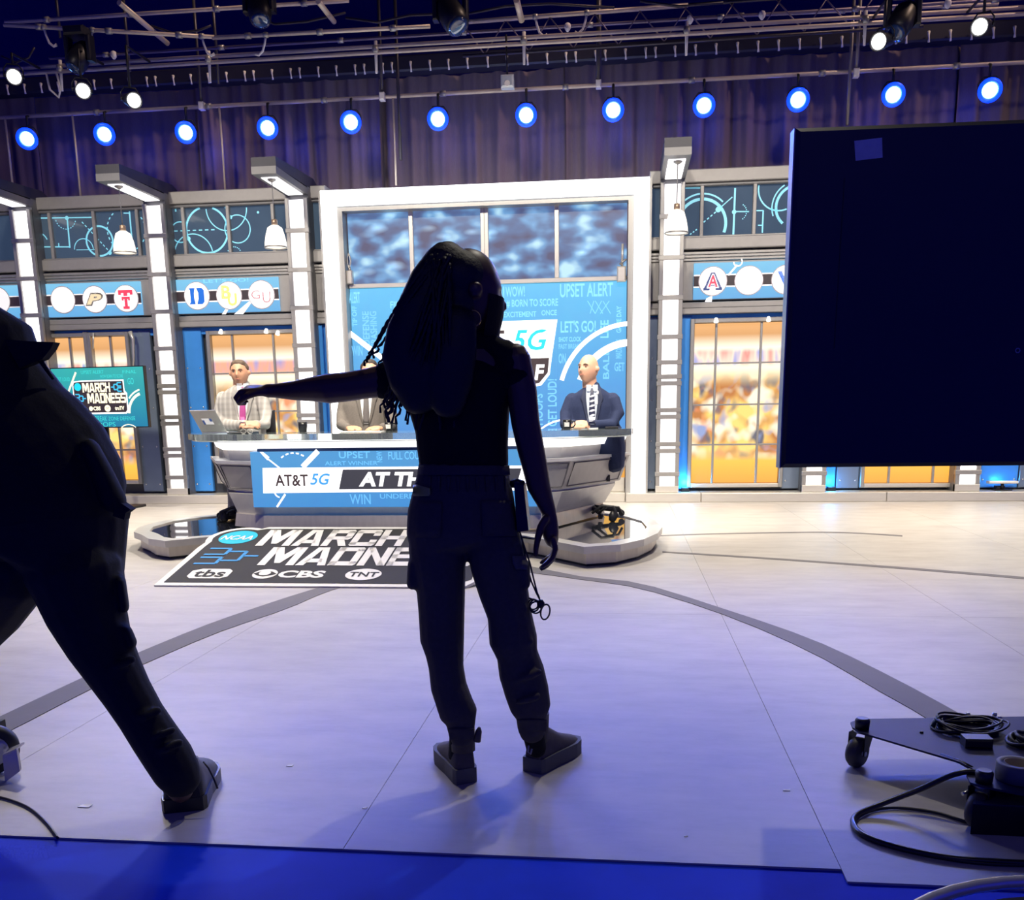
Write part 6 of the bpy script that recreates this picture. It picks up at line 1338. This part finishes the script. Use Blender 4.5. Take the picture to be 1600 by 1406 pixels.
# cables, tape roll
def coil(lab, cx_, cy_, R, n, z, r=.004, sq=.55):
    random.seed(int(cx_)); o = thing('cable_coil', lab, 'cable', (cx_, cy_, z), 'coiled cables on the stand'); g_ = MB()
    for i in range(n):
        ra = R*random.uniform(.72, 1.0); ox, oy = random.uniform(-.014, .014), random.uniform(-.014, .014); ph = random.uniform(0, 6)
        g_.tube([(cx_+ox+ra*math.cos(a_), cy_+oy+ra*.8*math.sin(a_), z+r+.012*i/n*2+.008*math.sin(2*a_+ph)) for a_ in [2*PI*j/28 for j in range(28)]], r, 6, True)
    g_.build('cable_loops', CABLE, o); return o
p_ = G(1512, 1140, zb); o = coil('round coil of thin black cable on the stand base', p_.x, p_.y, .105, 12, zb+.002)
g = MB(); q_ = G(1463, 1138, zb); g.tube([(q_.x-.012, q_.y, zb+.005), (q_.x, q_.y-.004, zb+.035), (q_.x+.014, q_.y, zb+.005)], .008, 8); g.build('green_tie', mat('green_velcro', (.02, .06, .05), .7), o)
p_ = G(1526, 1166, zb); MB().bbox(p_.x-.04, p_.x+.04, p_.y-.025, p_.y+.03, zb, zb+.03, .006).build('connector', BLACKP, o)
p_ = G(1600, 1165, zb); o = coil('second cable coil at the right picture edge on the stand base', p_.x+.03, p_.y, .07, 7, zb+.002, .006); 
p_ = G(1582, 1222, zb+.0); tr2 = thing('tape_roll', 'roll of grey gaffer tape on the stand base by the right edge', 'tape roll', (p_.x, p_.y, zb))
z0 = zb+.001; MB().lathe([(.055, z0), (.057, z0+.002), (.057, z0+.048), (.055, z0+.05), (.040, z0+.05), (.039, z0+.048), (.039, z0+.002), (.040, z0)], (p_.x+.02, p_.y+.02, 0), n=32).build('tape_wind', mat('grey_gaffer', (.14, .135, .12), .6, 0, .2, 50), tr2)
MB().lathe([(.0385, z0+.001), (.0385, z0+.0495), (.035, z0+.0495), (.035, z0+.001)], (p_.x+.02, p_.y+.02, 0), n=32).build('card_core', mat('card_brown', (.2, .15, .1), .8), tr2)
def floorpath(pts, r):
    P_ = [G(x_, y_, z_) for x_, y_, z_ in pts]; out = []
    for k in range(len(P_)-1):
        p0, p1, p2, p3 = P_[max(k-1, 0)], P_[k], P_[k+1], P_[min(k+2, len(P_)-1)]
        for i in range(8): f = i/8; out.append(.5*((2*p1)+(p2-p0)*f+(2*p0-5*p1+4*p2-p3)*f*f+(3*p1-p0-3*p2+p3)*f**3))
    return out+[P_[-1]]
fc = thing('floor_cable', 'thick black cable looping over the floor at lower right', 'cable', G(1340, 1280))
MB().tube(floorpath([(1640, 1320, .03), (1590, 1262, .06), (1565, 1228, .10), (1525, 1207, .13), (1490, 1210, .12), (1440, 1232, .07), (1380, 1255, .03), (1340, 1272, .012), (1334, 1287, .009), (1350, 1305, .009), (1400, 1323, .009), (1470, 1338, .009), (1540, 1345, .009), (1640, 1350, .009)], 0), .0085, 10).build('outer_sheath', mat('black_sheath', (.02, .018, .016), .3), fc)
MB().tube(floorpath([(1640, 1352, .006), (1540, 1349, .006), (1460, 1338, .006), (1380, 1318, .006), (1342, 1296, .006), (1338, 1280, .007), (1360, 1267, .006), (1400, 1262, .006), (1460, 1269, .006), (1510, 1284, .006), (1530, 1288, .006)], 0), .005, 8).build('thin_lead', CABLE, fc)
# steering ring of a camera pedestal at the bottom right corner
pr = G(1600, 1550, .62); pd = thing('camera_pedestal', 'round black camera pedestal top with a shiny steering ring at bottom right', 'camera pedestal', (pr.x, pr.y, 0))
ctr = V((pr.x+.0, pr.y, .62)); Rr = .19
top = W(1590, 1377, 1); 
P_ = [G(1450, 1407, .62), G(1500, 1390, .62), G(1600, 1377, .62)]
A2, B2, C2 = [V((p_.x, p_.y)) for p_ in P_]
d_ = 2*(A2.x*(B2.y-C2.y)+B2.x*(C2.y-A2.y)+C2.x*(A2.y-B2.y)); ux = ((A2.length_squared)*(B2.y-C2.y)+B2.length_squared*(C2.y-A2.y)+C2.length_squared*(A2.y-B2.y))/d_; uy = ((A2.length_squared)*(C2.x-B2.x)+B2.length_squared*(A2.x-C2.x)+C2.length_squared*(B2.x-A2.x))/d_
cc_ = V((ux, uy)); rr_ = (A2-cc_).length
ORG[pd.name] = V((ux, uy, 0)); pd.location = (ux, uy, 0)
MB().tube([(ux+rr_*math.cos(a_), uy+rr_*math.sin(a_), .62) for a_ in [2*PI*i/48 for i in range(48)]], .0075, 10, True).build('steering_ring', mat('chrome_ring', (.85, .84, .82), .22, .5), pd)
MB().lathe([(rr_*.2, .5), (rr_*.9, .56), (rr_*.97, .60), (rr_*.93, .612), (rr_*.3, .60)], (ux, uy, 0), n=40).build('top_dish', BLACKP, pd)
MB().lathe([(.07, .05), (.07, .5), (rr_*.25, .52)], (ux, uy, 0), n=24).build('column', BLACKM, pd); MB().lathe([(.22, .0), (.22, .05), (.15, .09), (.06, .1)], (ux, uy, 0), n=28).build('base', BLACKM, pd)
# wheel unit at the left edge
p_ = G(8, 1215); lw = thing('dolly_wheel', 'black rubber dolly wheel with metal bracket at the left picture edge', 'wheel', (p_.x-.04, p_.y, 0))
wc = V((p_.x-.055, p_.y+.03, .085)); ax = V((.55, -.83, 0)).normalized()
MB().lathe([(.03, -.025), (.07, -.025), (.082, -.012), (.082, .012), (.07, .025), (.03, .025)], wc, ax, 28).build('tyre', mat('black_tyre', (.015, .015, .015), .5), lw)
MB().lathe([(.03, -.027), (.05, -.029), (.05, .029), (.03, .027)], wc, ax, 20).build('hub', SILVER, lw)
g = MB(); q0 = W(4, 1182, p_.y-.02); q1 = W(26, 1172, p_.y-.02); q2 = W(31, 1205, p_.y-.03); q3 = W(8, 1222, p_.y-.03); g.prism([q0, q1, q2, q3], (0, .01, .004)); g.build('bracket', PALE, lw)
g = MB(); g.prism([q0, q1, q1+V((-.005, .05, .004)), q0+V((-.01, .05, .004))], (0, 0, .006)); g.build('bracket_top', PALE, lw)
MB().box(p_.x-.4, p_.x-.06, p_.y+.0, p_.y+.12, .11, .16).build('dolly_frame', BLACKM, lw)
ca = thing('floor_cable', 'thin black cable curving on the floor at lower left', 'cable', G(40, 1260)); MB().tube(floorpath([(-30, 1240, .005), (10, 1248, .005), (45, 1262, .005), (72, 1285, .005), (90, 1309, .005)], 0), .004, 8).build('sheath', CABLE, ca)
# cables and shoes of the desk: bundles at both desk ends
for lab, pts_ in (('black cable bundle at the left foot of the desk', [(384, 790), (362, 793), (345, 800), (342, 812), (352, 830)]), ('black cable bundle behind the right foot of the desk', [(925, 802), (940, 790), (958, 792), (964, 805), (957, 825)])):
    P_ = [W(x_, y_, 8.7) for x_, y_ in pts_]
    for p_ in P_: p_.z = max(p_.z, ZP+.01)
    o = thing('desk_cable', lab, 'cable', P_[-1], 'cable bundles at the desk feet')
    MB().tube(P_, [.012, .014, .016, .02, .03], 8).build('cable', CABLE, o); MB().tube([p_+V((.05, .06, -.01 if p_.z > ZP+.05 else 0)) for p_ in P_[:-1]], .012, 8).build('cable', CABLE, o)
    e_ = P_[-1]; MB().lathe([(.02, 0), (.035, .015), (.036, .06), (.02, .09), (.008, .1)], (e_.x, e_.y, ZP-.01), (0, 0, 1), 12).build('connector_bunch', CABLE, o)
# small gobo / charger unit in the far right bay and floor crumbs
c = W(1566, 757, 12.3); o = thing('plinth_light', 'small flat floor lamp standing on the plinth at far right', 'lamp', (c.x, 12.3, .115))
MB().bbox(c.x-.17, c.x+.17, 12.25, 12.36, .2, .23, .008).build('lamp_head', HOOKM, o); MB().tube([(c.x, 12.3, .13), (c.x, 12.3, .2)], .02, 8).build('stem', BLACKP, o); MB().box(c.x-.1, c.x+.1, 12.24, 12.36, .115, .13).build('foot', BLACKP, o)
SCR_ = mat('white_scrap', (.9, .9, .88), .6)
for i, (x_, y_, s_, lab) in enumerate(((133, 1260, .02, 'white paper scrap on the floor left of the striding shoe'), (453, 1197, .012, 'white paper scrap on the floor between two figures'), (1229, 1235, .012, 'white paper scrap on the floor left of the cable loop'), (570, 1263, .008, 'tiny white scrap by the floor joint'), (1072, 1307, .006, 'tiny white crumb near the front floor edge'))):
    p_ = G(x_, y_); g = MB(); g.prism([(p_.x-s_, p_.y-s_*.4, .0008), (p_.x+s_*.8, p_.y-s_*.5, .0008), (p_.x+s_, p_.y+s_*.4, .003), (p_.x-s_*.7, p_.y+s_*.5, .0008)], (0, 0, .0015)); tag(g.build('paper_scrap', SCR_), lab, 'scrap', 'paper scraps on the floor')
